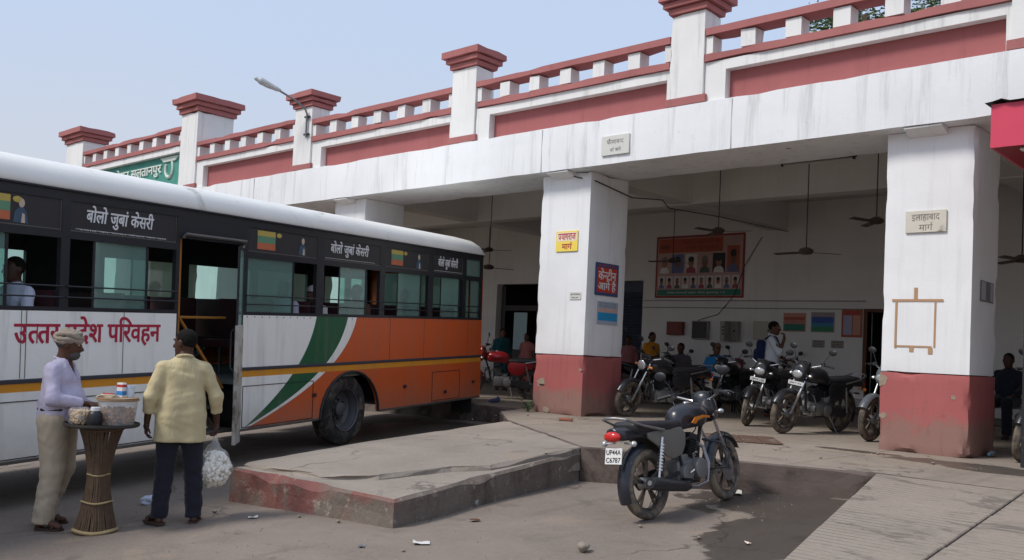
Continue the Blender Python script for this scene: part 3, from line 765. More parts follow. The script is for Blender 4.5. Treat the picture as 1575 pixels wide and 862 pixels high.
# window band: header, tier rail, sill rail, posts
BAYS = [(-7.55, -6.16), (-6.06, -4.71), (-4.61, -3.27), (-2.13, -.80), (-.64, .71), (.85, 2.11), (2.27, 3.27), (3.40, 3.93)]
ZW0, ZW1, ZA0, ZA1 = 1.86, 2.52, 2.595, 2.885
def band(y0, y1, door):
    mb = MB()
    for x0, x1 in (((S0+.05, DL), (DR, S1-.03)) if door else ((S0+.05, S1-.03),)):
        mb.box((x0, y0, 1.8205), (x1, y1, ZW0)); mb.box((x0, y0, ZW1), (x1, y1, ZA0))
    mb.box((S0+.05, y0, ZA1), (S1-.03, y1, 2.99))
    if door: mb.box((DL, y0, 2.66), (DR, y1, ZA1-.0005))
    ed = [S0+.05]+[v for b in BAYS for v in b]+[S1-.03]
    for i in range(0, len(ed), 2):
        x0, x1 = ed[i], ed[i+1]
        if door and x0 < DL < x1:
            segs = [(x0, DL), (DR, x1)]
        else: segs = [(x0, x1)]
        for a, b in segs:
            mb.box((a, y0, ZW0), (b, y1, ZW1)); mb.box((a, y0, ZA0), (b, y1, ZA1))
    return mb.build('window_frame', M_band, BUS, smooth=0)
wf = band(0.001, .055, True); wff = band(WID-.055, WID-.001, False)
for y, par in ((.03, wf), (WID-.03, wff)):
    for k, (a, b) in enumerate(BAYS):
        mid = (a+b)/2; near = par is wf
        GL = {0: (0, 1), 1: (0, .60), 2: (.22, .72), 3: (0, .66), 4: (.28, .76), 5: (.30, .84), 6: (.28, .92), 7: (.35, 1)} if near else {}
        ga, gb = GL.get(k, (0, 1) if k % 3 else (.35, 1)); ga, gb = a+(b-a)*ga, a+(b-a)*gb
        MB().box((ga, y, ZW0), (gb, y+.004, ZW1)).build('window_pane', M_glass if near else M_glassfar, par, smooth=0)
        for e in (ga, gb):
            if a+.01 < e < b-.01: MB().box((e-.014, y-.008, ZW0), (e+.014, y-.0005, ZW1)).build('pane_stile', M_band, par, smooth=0)
        if near:
            if k < 7:
                MB().box((a, .012, ZA0), (b, .018, ZA1)).build('advert_panel', M_ad, par, smooth=0)
                MB().box((a, .008, ZA0), (b, .013, ZA0+.010)).box((b-.010, .008, ZA0+.010), (b, .013, ZA1)).build('advert_edge', M_trim, par, smooth=0)
            else: MB().box((a, .02, ZA0), (b, .024, ZA1)).build('window_pane', M_glass, par, smooth=0)
            for zb in (1.955, 2.06): MB().tube([(a-.03, -.010, zb), (b+.03, -.010, zb)], .009, 6).build('window_bar', M_band, par)
        else: MB().box((a, y, ZA0), (b, y+.004, ZA1)).build('advert_panel', M_ad, par, smooth=0)
# adverts: white lettering, a coloured packet and a small dark suited figure print
X, Z = (1, 0, 0), (0, 0, 1)
for k, w0, w1 in ((2, .18, 1.02), (4, .14, 1.05), (6, .15, .82)):
    a = BAYS[k][0]; lettering('बोलो जुबां केसरी', M_whiteink, wf, (a+w0, .0075, 2.655), X, Z, w1-w0, .215, .026, .16)
    MB().box((a+w0-.12, .0075, 2.622), (a+w1+.16, .009, 2.626)).build('small_print_line', M_whiteink, wf, smooth=0)
lettering('{स}वाद का राजा केसर का दम', M_whiteink, wf, (BAYS[2][0]+.10, .0075, 2.612), X, Z, 1.1, .018, .0)
M_pack = [pm('packet_yellow', srgb(186, 164, 84), .5), pm('packet_green', srgb(96, 142, 112), .5), pm('packet_orange', srgb(190, 104, 70), .5)]
M_suit, M_skinp = pm('printed_suit', srgb(62, 84, 104), .6), pm('printed_skin', srgb(196, 178, 160), .6)
for k in (1, 3, 5):
    a, b = BAYS[k]; x = a+.16 if k != 1 else b-.86
    for z0, z1, mt in ((2.80, 2.865, 0), (2.715, 2.80, 1), (2.635, 2.715, 2)):
        mb = MB().box((x, .0080, z0), (x+.33, .0095, z1-.0006)); mb.build('packet_print', M_pack[mt], wf, smooth=0)
    MB().ball((x+.40, .0085, 2.83), (.05, .002, .03), 8, 4).build('saffron_print', M_pack[0], wf)
    fx = b-.30 if k != 1 else b-.42
    MB().prism([(fx-.08, 2.62), (fx+.07, 2.62), (fx+.055, 2.72), (fx+.02, 2.765), (fx-.02, 2.765), (fx-.065, 2.72)], .0082, .0095, 'y').build('figure_print', M_suit, wf, smooth=0)
    MB().ball((fx+.004, .0088, 2.80), (.030, .002, .042), 12, 8).build('figure_print', M_skinp, wf)
    MB().prism([(fx+.0, 2.62), (fx+.04, 2.62), (fx+.035, 2.70), (fx+.01, 2.71)], .0072, .0081, 'y').build('figure_print', M_skinp, wf, smooth=0)
lettering('उ{त}तर प~दे\u200bश पिरवहन'.replace('\u200b', ''), M_redink, pnf, (-5.17, -.002, 1.475), X, Z, 1.71, .30, .028)
lettering('र', M_redink, pnf, (-5.58, -.002, 1.53), X, Z, .16, .16, .028)
# roof with rounded sides and rounded rear end
def roof():
    prof = [(0, 2.99), (-.012, 3.01), (.0, 3.08), (.05, 3.17), (.16, 3.245), (.40, 3.30), (.85, 3.335), (1.25, 3.345)]
    prof = prof+[(WID-y, z) for y, z in prof[-2::-1]]
    ends = [(S0-.02, .55), (S0+.10, .80), (S0+.30, .96), (S0+.55, 1.), (-4, 1.), (-1, 1.), (1.5, 1.), (S1-.42, 1.), (S1-.22, .97), (S1-.10, .88), (S1-.03, .70), (S1+.01, .35), (S1+.015, 0)]
    vs = []; k = len(prof)
    for x, t in ends:
        for y, z in prof: vs.append((x, y, 2.99+(z-2.99)*t))
    fs = [(i*k+j, i*k+j+1, (i+1)*k+j+1, (i+1)*k+j) for i in range(len(ends)-1) for j in range(k-1)]
    m = MB(); m.add(vs, fs); o = m.build('roof', M_bwhite, BUS, 60)
    MB().box((S0+.05, -.022, 2.975), (S1-.02, -.0005, 2.992)).build('drip_rail', M_band, o, smooth=0)
    MB().box((S0+.05, .05, 2.985), (S1-.05, WID-.05, 2.992)).build('ceiling_lining', M_inner, o, smooth=0)
    return o
roof()
# rear and front ends
M_orange = pm('bus_orange_paint', srgb(206, 92, 40), .4, var=.15, scale=3, dirt=srgb(120, 90, 72), dirtamt=.35, dscale=2)
r = MB().box((S1-.03, .0, .43), (S1+.01, WID, 1.80)).box((S1-.03, 0, 1.80), (S1+.01, .30, 2.99)).box((S1-.03, WID-.30, 1.80), (S1+.01, WID, 2.99)).box((S1-.03, .30, 2.65), (S1+.01, WID-.30, 2.99)).build('rear_panel', M_orange, BUS, bevel=.02)
MB().box((S1-.02, .301, 1.801), (S1-.01, WID-.301, 2.649)).build('rear_window', M_glass, r, smooth=0)
MB().box((S1+.012, .1, .45), (S1+.10, WID-.1, .62)).build('rear_bumper', M_band, r, bevel=.02)
for y in (.16, WID-.16): MB().box((S1+.011, y-.08, .75), (S1+.03, y+.08, 1.1)).build('tail_lamp', M_redlens, r, bevel=.01)
fr = MB().box((S0, .0, .43), (S0+.05, WID, 1.55)).box((S0, 0, 1.55), (S0+.05, .12, 2.99)).box((S0, WID-.12, 1.55), (S0+.05, WID, 2.99)).box((S0, .12, 2.75), (S0+.05, WID-.12, 2.99)).build('front_panel', M_bwhite, BUS, bevel=.03)
MB().box((S0+.02, .121, 1.551), (S0+.03, WID-.121, 2.749)).build('windscreen', M_glass, fr, smooth=0)
for y in (.35, WID-.35): MB().lathe([(0, 0), (.11, 0), (.12, .03), (0, .05)], 18, Matrix.Translation((S0-.002, y, .85)) @ Matrix.Rotation(-math.pi/2, 4, 'Y')).build('headlight', M_lamp, fr)
# floor, underbody, seats
MB().box((S0+.06, .06, .98), (DL, WID-.06, 1.04)).box((DL, .75, .98), (DR, WID-.06, 1.04)).box((DR, .06, .98), (S1-.04, WID-.06, 1.04)).build('floor', M_inner, BUS, smooth=0)
MB().box((S0+.4, .55, .55), (S1-.3, WID-.55, .97)).box((.9, .08, .55), (S1-.1, .54, .90)).box((-2.1, .10, .52), (-.9, .54, .90)).box((-5.3, .10, .50), (-3.4, .54, .90)).build('chassis', M_under, BUS, smooth=0)
for i, z in enumerate((.46, .72)): MB().box((DL+.02, .06+.24*i, z-.04), (DR-.02, .34+.26*i, z)).build('step', M_trim, BUS, bevel=.01)
MB().box((DL+.02, .62, .46), (DR-.02, .66, 1.0)).build('step_riser', M_under, BUS, smooth=0)
for i in range(14):
    s = -7.0+i*.78
    for y0, y1 in ((.10, .98), (1.42, 2.40)):
        if y0 < .5 and DL-.35 < s < DR+.2: continue
        st = MB().box((s-.40, y0, 1.40), (s, y1, 1.50)).build('seat', M_seat, BUS, bevel=.03, seg=2)
        MB().box((0, y0, 1.46), (.09, y1, 2.02), Matrix.Translation((s-.05, 0, 0)) @ Matrix.Shear('XZ', 4, (.0, 0)) if False else Matrix.Translation((s-.05, 0, 0))).build('backrest', M_seat, st, bevel=.03, seg=2)
        for yy in (y0+.04, y1-.04): MB().tube([(s-.03, yy, 1.04), (s-.03, yy, 1.42)], .018, 6).build('seat_leg', M_steel, st)
M_brass = pm('worn_yellow_pole', srgb(168, 112, 48), .5, .2)
MB().tube([(DL+.14, .12, 1.0), (DL+.14, .12, 2.66)], .018, 8).tube([(DL+.14, .12, 1.78), (DR-.14, .14, 1.78)], .016, 8).tube([(DL+.14, .11, 1.78), (DL+.85, .10, .95)], .018, 8).build('grab_pole', M_brass, BUS)
MB().tube([(DL+.05, -.02, 2.66), (DL+.05, -.05, 2.70), (DR-.03, -.05, 2.70), (DR-.03, -.02, 2.66)], .02, 6).build('rain_gutter', M_trim, BUS)
# door leaf folded open against the rear jamb, dirty white
M_door = pm('dirty_door_paint', srgb(186, 182, 172), .55, var=.15, scale=3, dirt=srgb(112, 98, 84), dirtamt=.6, dscale=5)
dm = Matrix.Translation((DR-.02, -.015, 0)) @ Matrix.Rotation(rad(-149), 4, 'Z')
dl = MB().box((0, -.02, .30), (.30, .02, 1.70), dm).build('door_leaf', M_door, BUS, bevel=.006)
MB().box((0, -.012, 1.701), (.02, .012, 2.62), dm).box((.275, -.012, 1.701), (.30, .012, 2.62), dm).box((.02, -.012, 2.59), (.275, .012, 2.62), dm).build('pane_frame', M_band, dl, smooth=0)
MB().box((.021, -.003, 1.702), (.274, .003, 2.589), dm).build('door_pane', M_glass, dl, smooth=0)
MB().tube([dm @ Vector((.27, -.02, 1.15)), dm @ Vector((.27, -.07, 1.2)), dm @ Vector((.27, -.07, 1.62)), dm @ Vector((.27, -.02, 1.68))], .012, 6).build('door_handle', M_darkmetal, dl)
MB().box((DR-.03, -.006, .44), (DR+.0, .05, 2.66)).build('door_jamb', M_door, BUS, bevel=.004)
MB().box((DL-.0, .0, .44), (DL+.025, .05, 2.66)).build('door_jamb', M_band, BUS, bevel=.004)
# wheels
def bus_wheel(x, y, flip, dual):
    R = .50; M = Matrix.Translation((x, y, R)) @ Matrix.Rotation(math.pi/2*(1 if flip else -1), 4, 'X')
    # local +z of the lathe points outwards
    prof = [(.285, -.10), (.33, -.125), (.42, -.135), (.47, -.125), (.494, -.10), (.498, -.03), (.485, -.028), (.485, -.018), (.498, -.016), (.498, .016), (.485, .018), (.485, .028), (.498, .03), (.494, .10), (.47, .125), (.42, .135), (.33, .125), (.285, .10)]
    w = MB().lathe(prof, 48, M).build('wheel', M_rubberc, BUS, 40)
    MB().lathe([(.29, .11), (.305, .125), (.295, .10), (.275, .06), (.265, -.02), (.22, -.06), (.16, -.065), (.15, -.03), (.10, -.02), (.10, .03), (.07, .05), (0, .05)], 32, M).build('rim', pm('bus_rim_grey', srgb(92, 92, 96), .55, .3, var=.2, dirt=srgb(80, 66, 56), dirtamt=.4), w)
    for i in range(8):
        a = i*math.pi/4; c = M @ Vector((.135*math.cos(a), .135*math.sin(a), -.03)); d = M @ Vector((.135*math.cos(a), .135*math.sin(a), .005)); MB().cyl(c, d, .016, 6).build('wheel_nut', M_darkmetal, w)
    if dual: MB().lathe(prof, 40, Matrix.Translation((x, y+(-.31 if flip else .31), R)) @ Matrix.Rotation(math.pi/2, 4, 'X')).build('inner_tyre', M_rubberc, w)
bus_wheel(.06, .20, True, False); bus_wheel(.06, WID-.20, False, False); bus_wheel(FA, .20, True, False); bus_wheel(FA, WID-.2, False, False)
for x in (.06, FA): MB().cyl((x, .5, .5), (x, WID-.5, .5), .07).build('axle', M_under, BUS)
for y in (.25, WID-.25): MB().box((S1-.25, y-.2, .16), (S1-.23, y+.2, .60)).build('mud_flap', M_under, BUS, smooth=0)
# ------------------------------------------------------------------ motorcycles (local x forwards, y to its left, z up; origin under the rear axle)
WB, WR = 1.26, .305
def bike_wheel(parent, M, front, tyre_mat, k):
    hw = .042 if front else .048
    prof = [(.228, -.026), (.245, -hw*.85), (.272, -hw), (.292, -hw*.8), (.302, -hw*.35), (.3045, -.008), (.299, 0), (.3045, .008), (.302, hw*.35), (.292, hw*.8), (.272, hw), (.245, hw*.85), (.228, .026)]
    A = M @ Matrix.Rotation(math.pi/2, 4, 'X')
    w = MB().lathe(prof, 40, A).build('wheel', tyre_mat, parent, 45)
    rim = MB().lathe([(.232, -.03), (.215, -.026), (.208, -.012), (.208, .012), (.215, .026), (.232, .03), (.222, .0), (.232, -.03)], 40, A)
    for i in range(5):
        for o in (-.13, .13):
            a = i*2*math.pi/5+.3; b = a+o
            rim.bar(A @ Vector((.04*math.cos(a), .04*math.sin(a), 0)), A @ Vector((.212*math.cos(b), .212*math.sin(b), 0)), .018, .022)
    rim.build('rim', k['rim'], w, 40)
    MB().cyl(A @ Vector((0, 0, -.055)), A @ Vector((0, 0, .055)), .055, 16).cyl(A @ Vector((0, 0, -.09)), A @ Vector((0, 0, .09)), .012, 8).build('hub', M_alu, w)
    if front and k.get('disc'): MB().lathe([(.05, .05), (.12, .05), (.12, .054), (.05, .054)], 24, A).build('brake_disc', M_steel, w)
def motorcycle(label, loc, heading, lean=7., steer=0., body=(.02, .02, .024), stripe=None, panel=None, plate_f='', plate_r='', tyre=None, lod=1, mirrors=True, cowl=True, group='motorcycles parked at the bus station', tilt=0., disc=True, seatcol=None, guard=True):
    """loc: ground point of the rear wheel; heading: world angle of its forward direction"""
    root = thing('motorcycle', label, 'motorcycle', loc, (0, 0, 0), group)
    root.rotation_mode = 'QUATERNION'
    root.rotation_quaternion = (Matrix.Rotation(heading, 3, 'Z') @ Matrix.Rotation(-rad(tilt), 3, 'Y') @ Matrix.Rotation(-rad(lean), 3, 'X')).to_quaternion()
    mb_ = pm('bike_paint', body, .28, .0, var=.15, scale=9, dirt=DUST, dirtamt=.18, dscale=6, spec=.55)
    mp_ = pm('bike_panel', panel or body, .4, .0, var=.2, scale=7, dirt=DUST, dirtamt=.35)
    k = dict(rim=pm('alloy_rim', (.045, .045, .048), .5, .4, var=.3, dirt=srgb(132, 116, 96), dirtamt=.65, dscale=9), disc=disc)
    ty = tyre or M_rubber
    bike_wheel(root, Matrix.Translation((0, 0, WR)), False, ty, k)
    # steering group turns about the inclined head axis
    ax = Vector((-math.sin(rad(25)), 0, math.cos(rad(25)))); hp = Vector((.93, 0, .86))
    SM = Matrix.Translation(hp) @ Matrix.Rotation(steer, 4, ax) @ Matrix.Translation(-hp)
    bike_wheel(root, SM @ Matrix.Translation((WB, 0, WR)), True, ty, k)
    f = MB()
    for y in (-.085, .085):
        f.tube([(WB, y, WR), (1.105, y, .62)], .021, 10); f.tube([(1.105, y, .62), (.955, y, .945)], .0155, 10, mi=1)
    f.bar((1.02, -.10, .80), (1.02, .10, .80), .05, .035, 2); f.bar((.965, -.10, .93), (.965, .10, .93), .05, .03, 2)
    f.cyl((1.02, 0, .77), (.945, 0, .96), .028, 10, 2)
    f.xf(SM); f.build('fork', [M_alu, M_chrome, M_darkmetal], root)
    # front mudguard
    def guard_arc(c, r, a0, a1, w, t=.006, n=14):
        m = MB(); vs = []
        for i in range(n+1):
            a = rad(a0+(a1-a0)*i/n); ca, sa = math.cos(a), math.sin(a)
            for y, dr in ((-w, -.035), (-w*.7, 0), (0, .012), (w*.7, 0), (w, -.035)): vs.append((c[0]+(r+dr)*ca, y, c[2]+(r+dr)*sa))
        fs = [(i*5+j, i*5+j+1, (i+1)*5+j+1, (i+1)*5+j) for i in range(n) for j in range(4)]; m.add(vs, fs); return m
    fg = guard_arc((WB, 0, WR), .345, 28, 165, .062); fg.tube([(WB, -.07, WR), (WB-.02, -.068, WR+.33)], .006, 5).tube([(WB, .07, WR), (WB-.02, .068, WR+.33)], .006, 5)
    fg.xf(SM).build('front_mudguard', mb_, root, 60)
    # handlebar, grips, levers, clocks, lamp cowl, mirrors, front indicators
    hb = MB().tube([(.80, .37, 1.02), (.86, .26, 1.045), (.95, .13, .99), (.955, .05, .965), (.955, -.05, .965), (.95, -.13, .99), (.86, -.26, 1.045), (.80, -.37, 1.02)], .011, 8)
    hb.xf(SM).build('handlebar', M_chrome, root)
    for s in (-1, 1):
        MB().tube([(.80, .37*s, 1.02), (.855, .265*s, 1.043)], .018, 8).xf(SM).build('grip', M_black, root)
        MB().cbox((.875, .235*s, 1.045), (.05, .06, .045)).tube([(.885, .25*s, 1.05), (.90, .34*s, 1.04), (.87, .40*s, 1.015)], .006, 5).xf(SM).build('brake_lever', M_darkmetal, root)
        MB().ball((1.03, .16*s, .86), (.030, .032, .024), 10, 6).cyl((1.02, .06*s, .855), (1.03, .14*s, .86), .008, 6).xf(SM).build('indicator', M_orangelens if not cowl else M_lamp, root)
        if mirrors:
            mi = MB().tube([(.87, .23*s, 1.06), (.86, .27*s, 1.15), (.84, .31*s, 1.21)], .006, 6)
            mi.ball((0, 0, 0), (.016, .065, .045), 14, 8, 0, Matrix.Translation((.83, .33*s, 1.235)) @ Matrix.Rotation(.15*s, 4, 'X'))
            mi.xf(SM).build('mirror', M_black, root)
    MB().cbox((.985, 0, 1.015), (.06, .20, .075), Matrix.Translation((0, 0, 0))).xf(SM).build('instrument_cluster', M_black, root, bevel=.015, seg=2)
    lamp_c = (1.09, 0, .875)
    if cowl:
        def cw(P):
            a = seg(P, (1.02, 0, .90), (1.075, 0, .86), .115, .10, 1.05); b = seg(P, (1.0, 0, .99), (1.06, 0, .95), .075, .06, 1.4)
            return np.maximum(smin(a, b, k=.04), (P[:, 0]-1.125)+.18*np.abs(P[:, 2]-.88))
        c = netmesh('lamp_cowl', [net(cw, (.86, -.17, .72), (1.2, .17, 1.10), .016 if lod else .024)], mb_); c.transform(SM); link('lamp_cowl', c, None, root)
        MB().ball((0, 0, 0), (.03, .088, .062), 16, 8, 0, Matrix.Translation((1.105, 0, .865)) @ Matrix.Rotation(.15, 4, 'Y')).xf(SM).build('headlamp', M_lamp, root)
    else:
        MB().lathe([(0, 0), (.05, .0), (.08, .04), (.085, .09)], 20, Matrix.Translation((1.0, 0, .885)) @ Matrix.Rotation(math.pi/2+.12, 4, 'Y')).xf(SM).build('lamp_shell', mb_, root)
        MB().ball((0, 0, 0), (.025, .083, .083), 16, 8, 0, Matrix.Translation((1.088, 0, .873)) @ Matrix.Rotation(.12, 4, 'Y')).xf(SM).build('headlamp', M_lamp, root)
    if plate_f is not None:
        pf = MB().cbox((1.125, 0, .735), (.006, .24, .055), None).xf(SM).build('number_plate', M_plate, root, smooth=0)
        if plate_f:
            o = SM @ Vector((1.129, -.10, .718)); ux = SM.to_3x3() @ Vector((0, 1, 0)); uy = Vector((0, 0, 1))
            lettering(plate_f, M_ink, pf, o, ux, uy, .20, .034, .01)
    # frame tubes, swing arm, shocks
    fr = MB().tube([(.93, 0, .80), (.86, 0, .60), (.80, 0, .36)], .018, 8).tube([(.92, 0, .85), (.62, 0, .80), (.30, 0, .73), (-.20, 0, .76)], .022, 8).cyl((.905, 0, .92), (.955, 0, .78), .033, 12)
    for y in (-.10, .10):
        fr.tube([(.30, y*.9, .73), (-.22, y*1.1, .76)], .013, 8).tube([(.45, y*.9, .33), (.34, y, .73)], .014, 8).tube([(0, y*.95, WR), (.45, y*.8, .37)], .016, 8)
        fr.tube([(.80, 0, .36), (.70, y*.8, .25), (.42, y*.9, .26), (.42, y*.9, .36)], .012, 6)
    fr.build('frame', M_darkmetal, root)
    for y in (-.135, .135):
        sp = MB().tube([(.0, y, WR+.02), (.10, y, .70)], .012, 8)
        for j in range(9):
            t = .25+.07*j; c = Vector((.0, y, WR+.02)).lerp(Vector((.10, y, .70)), t); e = Vector((.0, y, WR+.02)).lerp(Vector((.10, y, .70)), t+.035); sp.cyl(c, e, .026, 10)
        sp.build('shock_absorber', M_chrome if lod else M_steel, root, 30)
    # engine: crankcase, side covers, finned barrel
    en = MB().cbox((.56, 0, .36), (.38, .17, .20)).cyl((.66, -.155, .37), (.66, .135, .37), .095, 20).cyl((.47, -.135, .35), (.47, .15, .35), .085, 20).cbox((.56, 0, .47), (.16, .12, .08))
    eng = en.build('engine', M_alu, root, 40, .012, 2)
    fb = MB(); T = Matrix.Translation((.63, 0, .47)) @ Matrix.Rotation(rad(18), 4, 'Y')
    for j in range(8): fb.cbox((0, 0, .02+j*.021), (.15-.004*abs(j-4), .17, .010), T)
    fb.cbox((0, 0, .09), (.11, .12, .20), T); fb.cbox((0, 0, .20), (.12, .13, .05), T); fb.build('cylinder', M_darkmetal, eng, 30, .003)
    MB().cbox((.42, 0, .58), (.12, .10, .09)).cyl((.48, 0, .58), (.57, 0, .57), .03, 10).build('carburettor', M_darkmetal, eng, 40, .008)
    ex = MB().tube([(.74, -.03, .60), (.82, -.07, .55), (.83, -.11, .40), (.74, -.14, .24), (.55, -.15, .215), (.40, -.16, .235)], .019, 8); exo = ex.build('exhaust_pipe', M_steel, root)
    MB().tube([(.43, -.16, .232), (.36, -.165, .245), (.05, -.18, .295), (-.17, -.19, .335), (-.20, -.19, .34)], [.022, .046, .055, .058, .045], 16).build('muffler', M_darkmetal, exo, 40)
    MB().cyl((-.199, -.19, .34), (-.206, -.19, .3415), .022, 12).build('muffler_tip', M_alu, exo)
    MB().prism([(.02, WR+.07), (.46, .42), (.52, .40), (.52, .31), (.46, .29), (.02, WR-.07), (-.05, WR)], .085, .115, 'y').build('chain_case', M_darkmetal, root, 30, .01)
    MB().tube([(.42, .12, .30), (.34, .26, .03)], .010, 6).cbox((.335, .27, .024), (.05, .04, .012)).build('side_stand', M_steel, root)
    for s in (-1, 1):
        MB().tube([(.40, .10*s, .30), (.40, .24*s, .30)], .013, 8).build('foot_peg', M_black, root)
    MB().tube([(.47, -.15, .35), (.50, -.18, .38), (.46, -.20, .52), (.46, -.24, .54)], .009, 6).build('kick_lever', M_steel, root)
    if guard: MB().tube([(.84, -.05, .62), (.93, -.20, .58), (.95, -.27, .48), (.92, -.25, .36), (.82, -.03, .33), (.82, .03, .33), (.92, .25, .36), (.95, .27, .48), (.93, .20, .58), (.84, .05, .62)], .011, 8).build('leg_guard', M_darkmetal, root)
    if lod:
        for s in (-1, 1): MB().tube([tuple(SM @ Vector((.88, .22*s, 1.04))), tuple(SM @ Vector((1.0, .12*s, 1.08))), (1.0, .04*s, .86), (.86, .03*s, .70), (.66, .05*s, .58)], .006, 5).build('control_cable', M_cable, root)
        MB().tube([(.62, -.08, .62), (.52, -.12, .66), (.38, -.11, .62)], .010, 6).build('breather_hose', M_black, root)
    # tank, seat, side panels, tail
    def tank(P):
        a = seg(P, (.80, 0, .83), (.52, 0, .80), .115, .095, 1.15); b = ell(P, (.70, 0, .87), (.24, .135, .10)); d = smin(a, b, k=.05)
        kn = ell(P, (.50, .19, .80), (.16, .10, .10)); kn2 = ell(P, (.50, -.19, .80), (.16, .10, .10))
        d = np.maximum(d, -(np.minimum(kn, kn2))-.0); return np.maximum(d, .735-P[:, 2]+.05*(P[:, 0]-.6))
    tk = sdf('fuel_tank', tank, (.36, -.20, .68), (1.0, .20, 1.02), .013 if lod else .02, mb_, root)
    MB().lathe([(0, .012), (.03, .012), (.034, 0)], 16, Matrix.Translation((.70, 0, .966))).build('filler_cap', M_chrome, tk)
    if stripe:
        ms = pm('tank_stripe', stripe, .35, var=.1)
        for s in (-1, 1):
            pts = [(.56, .79), (.62, .835), (.75, .85), (.86, .835), (.86, .815), (.76, .825), (.66, .805), (.62, .775)]
            m = MB()
            m.prism(pts, .0, .008, 'y'); m.xf(Matrix.Translation((0, .148*s, 0)) @ Matrix.Scale(s, 4, (0, 1, 0)) if False else Matrix.Translation((0, .146*s, 0)))
            m.build('tank_stripe', ms, tk, smooth=0)
    sm = pm('bike_seat', seatcol, .6, var=.2) if seatcol else M_seatvinyl
    def seatf(P):
        a = rbox(P, (.10, 0, .795), (.36, .125, .040), .035); tp = .80-.10*(P[:, 0]+.3); h = .03*np.clip((P[:, 0]-.10)*-3, -1, 1)
        q = P.copy(); q[:, 2] -= h*.6; q[:, 1] *= 1+.35*np.clip((P[:, 0]-.25)*3, 0, 1)
        return rbox(q, (.10, 0, .788), (.37, .13, .056), .045)
    sdf('seat', seatf, (-.32, -.17, .68), (.52, .17, .92), .014 if lod else .022, sm, root)
    for s in (-1, 1):
        MB().prism([(.16, .53), (.26, .495), (.40, .52), (.46, .60), (.475, .70), (.42, .765), (.10, .765), (-.10, .755), (-.08, .70), (.06, .62)], .115*s-.012, .115*s+.012, 'y').build('side_panel', mp_, root, 40, .012, 2)
    def tail(P):
        return np.maximum(smin(rbox(P, (-.18, 0, .755), (.22, .10, .045), .03), seg(P, (-.3, 0, .76), (-.42, 0, .775), .06, .045, 1.4), k=.03), P[:, 0]*-1-.435)
    sdf('tail_cowl', tail, (-.50, -.16, .66), (.08, .16, .86), .014 if lod else .022, mb_, root)
    MB().ball((-.425, 0, .745), (.045, .085, .048), 14, 8).build('tail_lamp', M_redlens, root)
    rg = guard_arc((0, 0, WR), .355, 95, 203, .058); rgo = rg.build('rear_mudguard', mb_, root, 60)
    pr_ = MB().cbox((0, 0, 0), (.006, .175, .135), Matrix.Translation((-.425, 0, .585)) @ Matrix.Rotation(rad(12), 4, 'Y')).build('number_plate', M_plate, rgo, smooth=0)
    MB().bar((-.33, 0, .60), (-.423, 0, .60), .05, .02).build('plate_bracket', M_darkmetal, rgo)
    if plate_r:
        for i, t in enumerate(plate_r.split('/')):
            u = Matrix.Rotation(rad(12), 3, 'Y') @ Vector((0, 0, 1)); o = Matrix.Translation((-.425, 0, .585)) @ Matrix.Rotation(rad(12), 4, 'Y') @ Vector((-.0045, .076, .010 if i == 0 else -.055))
            lettering(t, M_ink, pr_, o, (0, -1, 0), u, .152, .043, .012)
    for s in (-1, 1): MB().ball((-.34, .155*s, .68), (.028, .03, .026), 10, 6).cyl((-.33, .05*s, .685), (-.34, .14*s, .68), .008, 6).build('indicator', M_lamp if lod else M_orangelens, root)
    MB().tube([(.12, .145, .76), (-.18, .15, .82), (-.38, .12, .885), (-.43, .05, .90), (-.43, -.05, .90), (-.38, -.12, .885), (-.18, -.15, .82), (.12, -.145, .76)], .012, 8).build('grab_rail', M_steel, root)
    return root
H90 = math.pi/2
def on_yard(x, y): p = onyard(x, y); return (p[0], p[1], p[2])
fgp = onyard(998, 799); fgq = onyard(1112, 770); fh = math.atan2(fgq[1]-fgp[1], fgq[0]-fgp[0])
motorcycle('dusty black motorcycle with orange tank stripe standing alone in the bay below the kerb', tuple(fgp), fh, 6., .10, (.020, .022, .030), srgb(206, 122, 44), srgb(112, 110, 104), None, 'UP44A/C6787', pm('dusty_tyre', (.085, .078, .07), .92, var=.3, dirt=srgb(140, 126, 108), dirtamt=.7, dscale=8), 1, True, True, tilt=2.9)
def pb(label, fx, fy, hd, **kw):
    """hall motorcycle placed by its front wheel's ground point"""
    p = onz(fx, fy, 0); h = rad(hd); motorcycle(label, (p[0]-WB*math.cos(h), p[1]-WB*math.sin(h), 0), h, **kw)
pb('black motorcycle with round headlamp parked right beside the red and white pillar', 962, 641, -108, steer=.25, lod=0, cowl=False, plate_f=None)
pb('black motorcycle with amber indicators and chrome forks behind the lone dusty motorcycle', 1086, 637, -93, steer=.1, lod=0, cowl=True, body=(.018, .018, .022), plate_f='UP44 B 5120')
pb('black motorcycle with tall mirrors and white plate next to the standing youth', 1148, 655, -84, steer=.12, lod=0, plate_f='UP44 K 3306')
pb('glossy black motorcycle with small plate beyond the drain cover, end of its row', 1203, 667, -102, steer=.05, lod=0, plate_f='UP44 T 1914')
pb('dark grey motorcycle half hidden behind the taped white pillar', 1336, 679, -92, steer=-.1, lod=0, body=(.10, .11, .13), plate_f=None)
pb('black motorcycle with wire front wheel beyond the right hand pillar', 1570, 711, -100, steer=.1, lod=0, plate_f=None)
motorcycle('red motorcycle parked behind the rear of the bus', (-3.35, 2.55, 0), rad(222), 7., .2, (.30, .012, .018), None, None, None, '', None, 0)
pb('black motorcycle with red tail lamp in the back of the row', 1045, 622, 60, steer=0, lod=0, plate_f=None)
pb('blue motorcycle squeezed in at the back of the row', 1012, 618, -100, steer=.2, lod=0, body=(.02, .05, .14), plate_f=None)
pb('silver grey motorcycle parked behind the youth', 1185, 628, -95, steer=-.2, lod=0, body=(.22, .23, .24), plate_f=None, cowl=False)
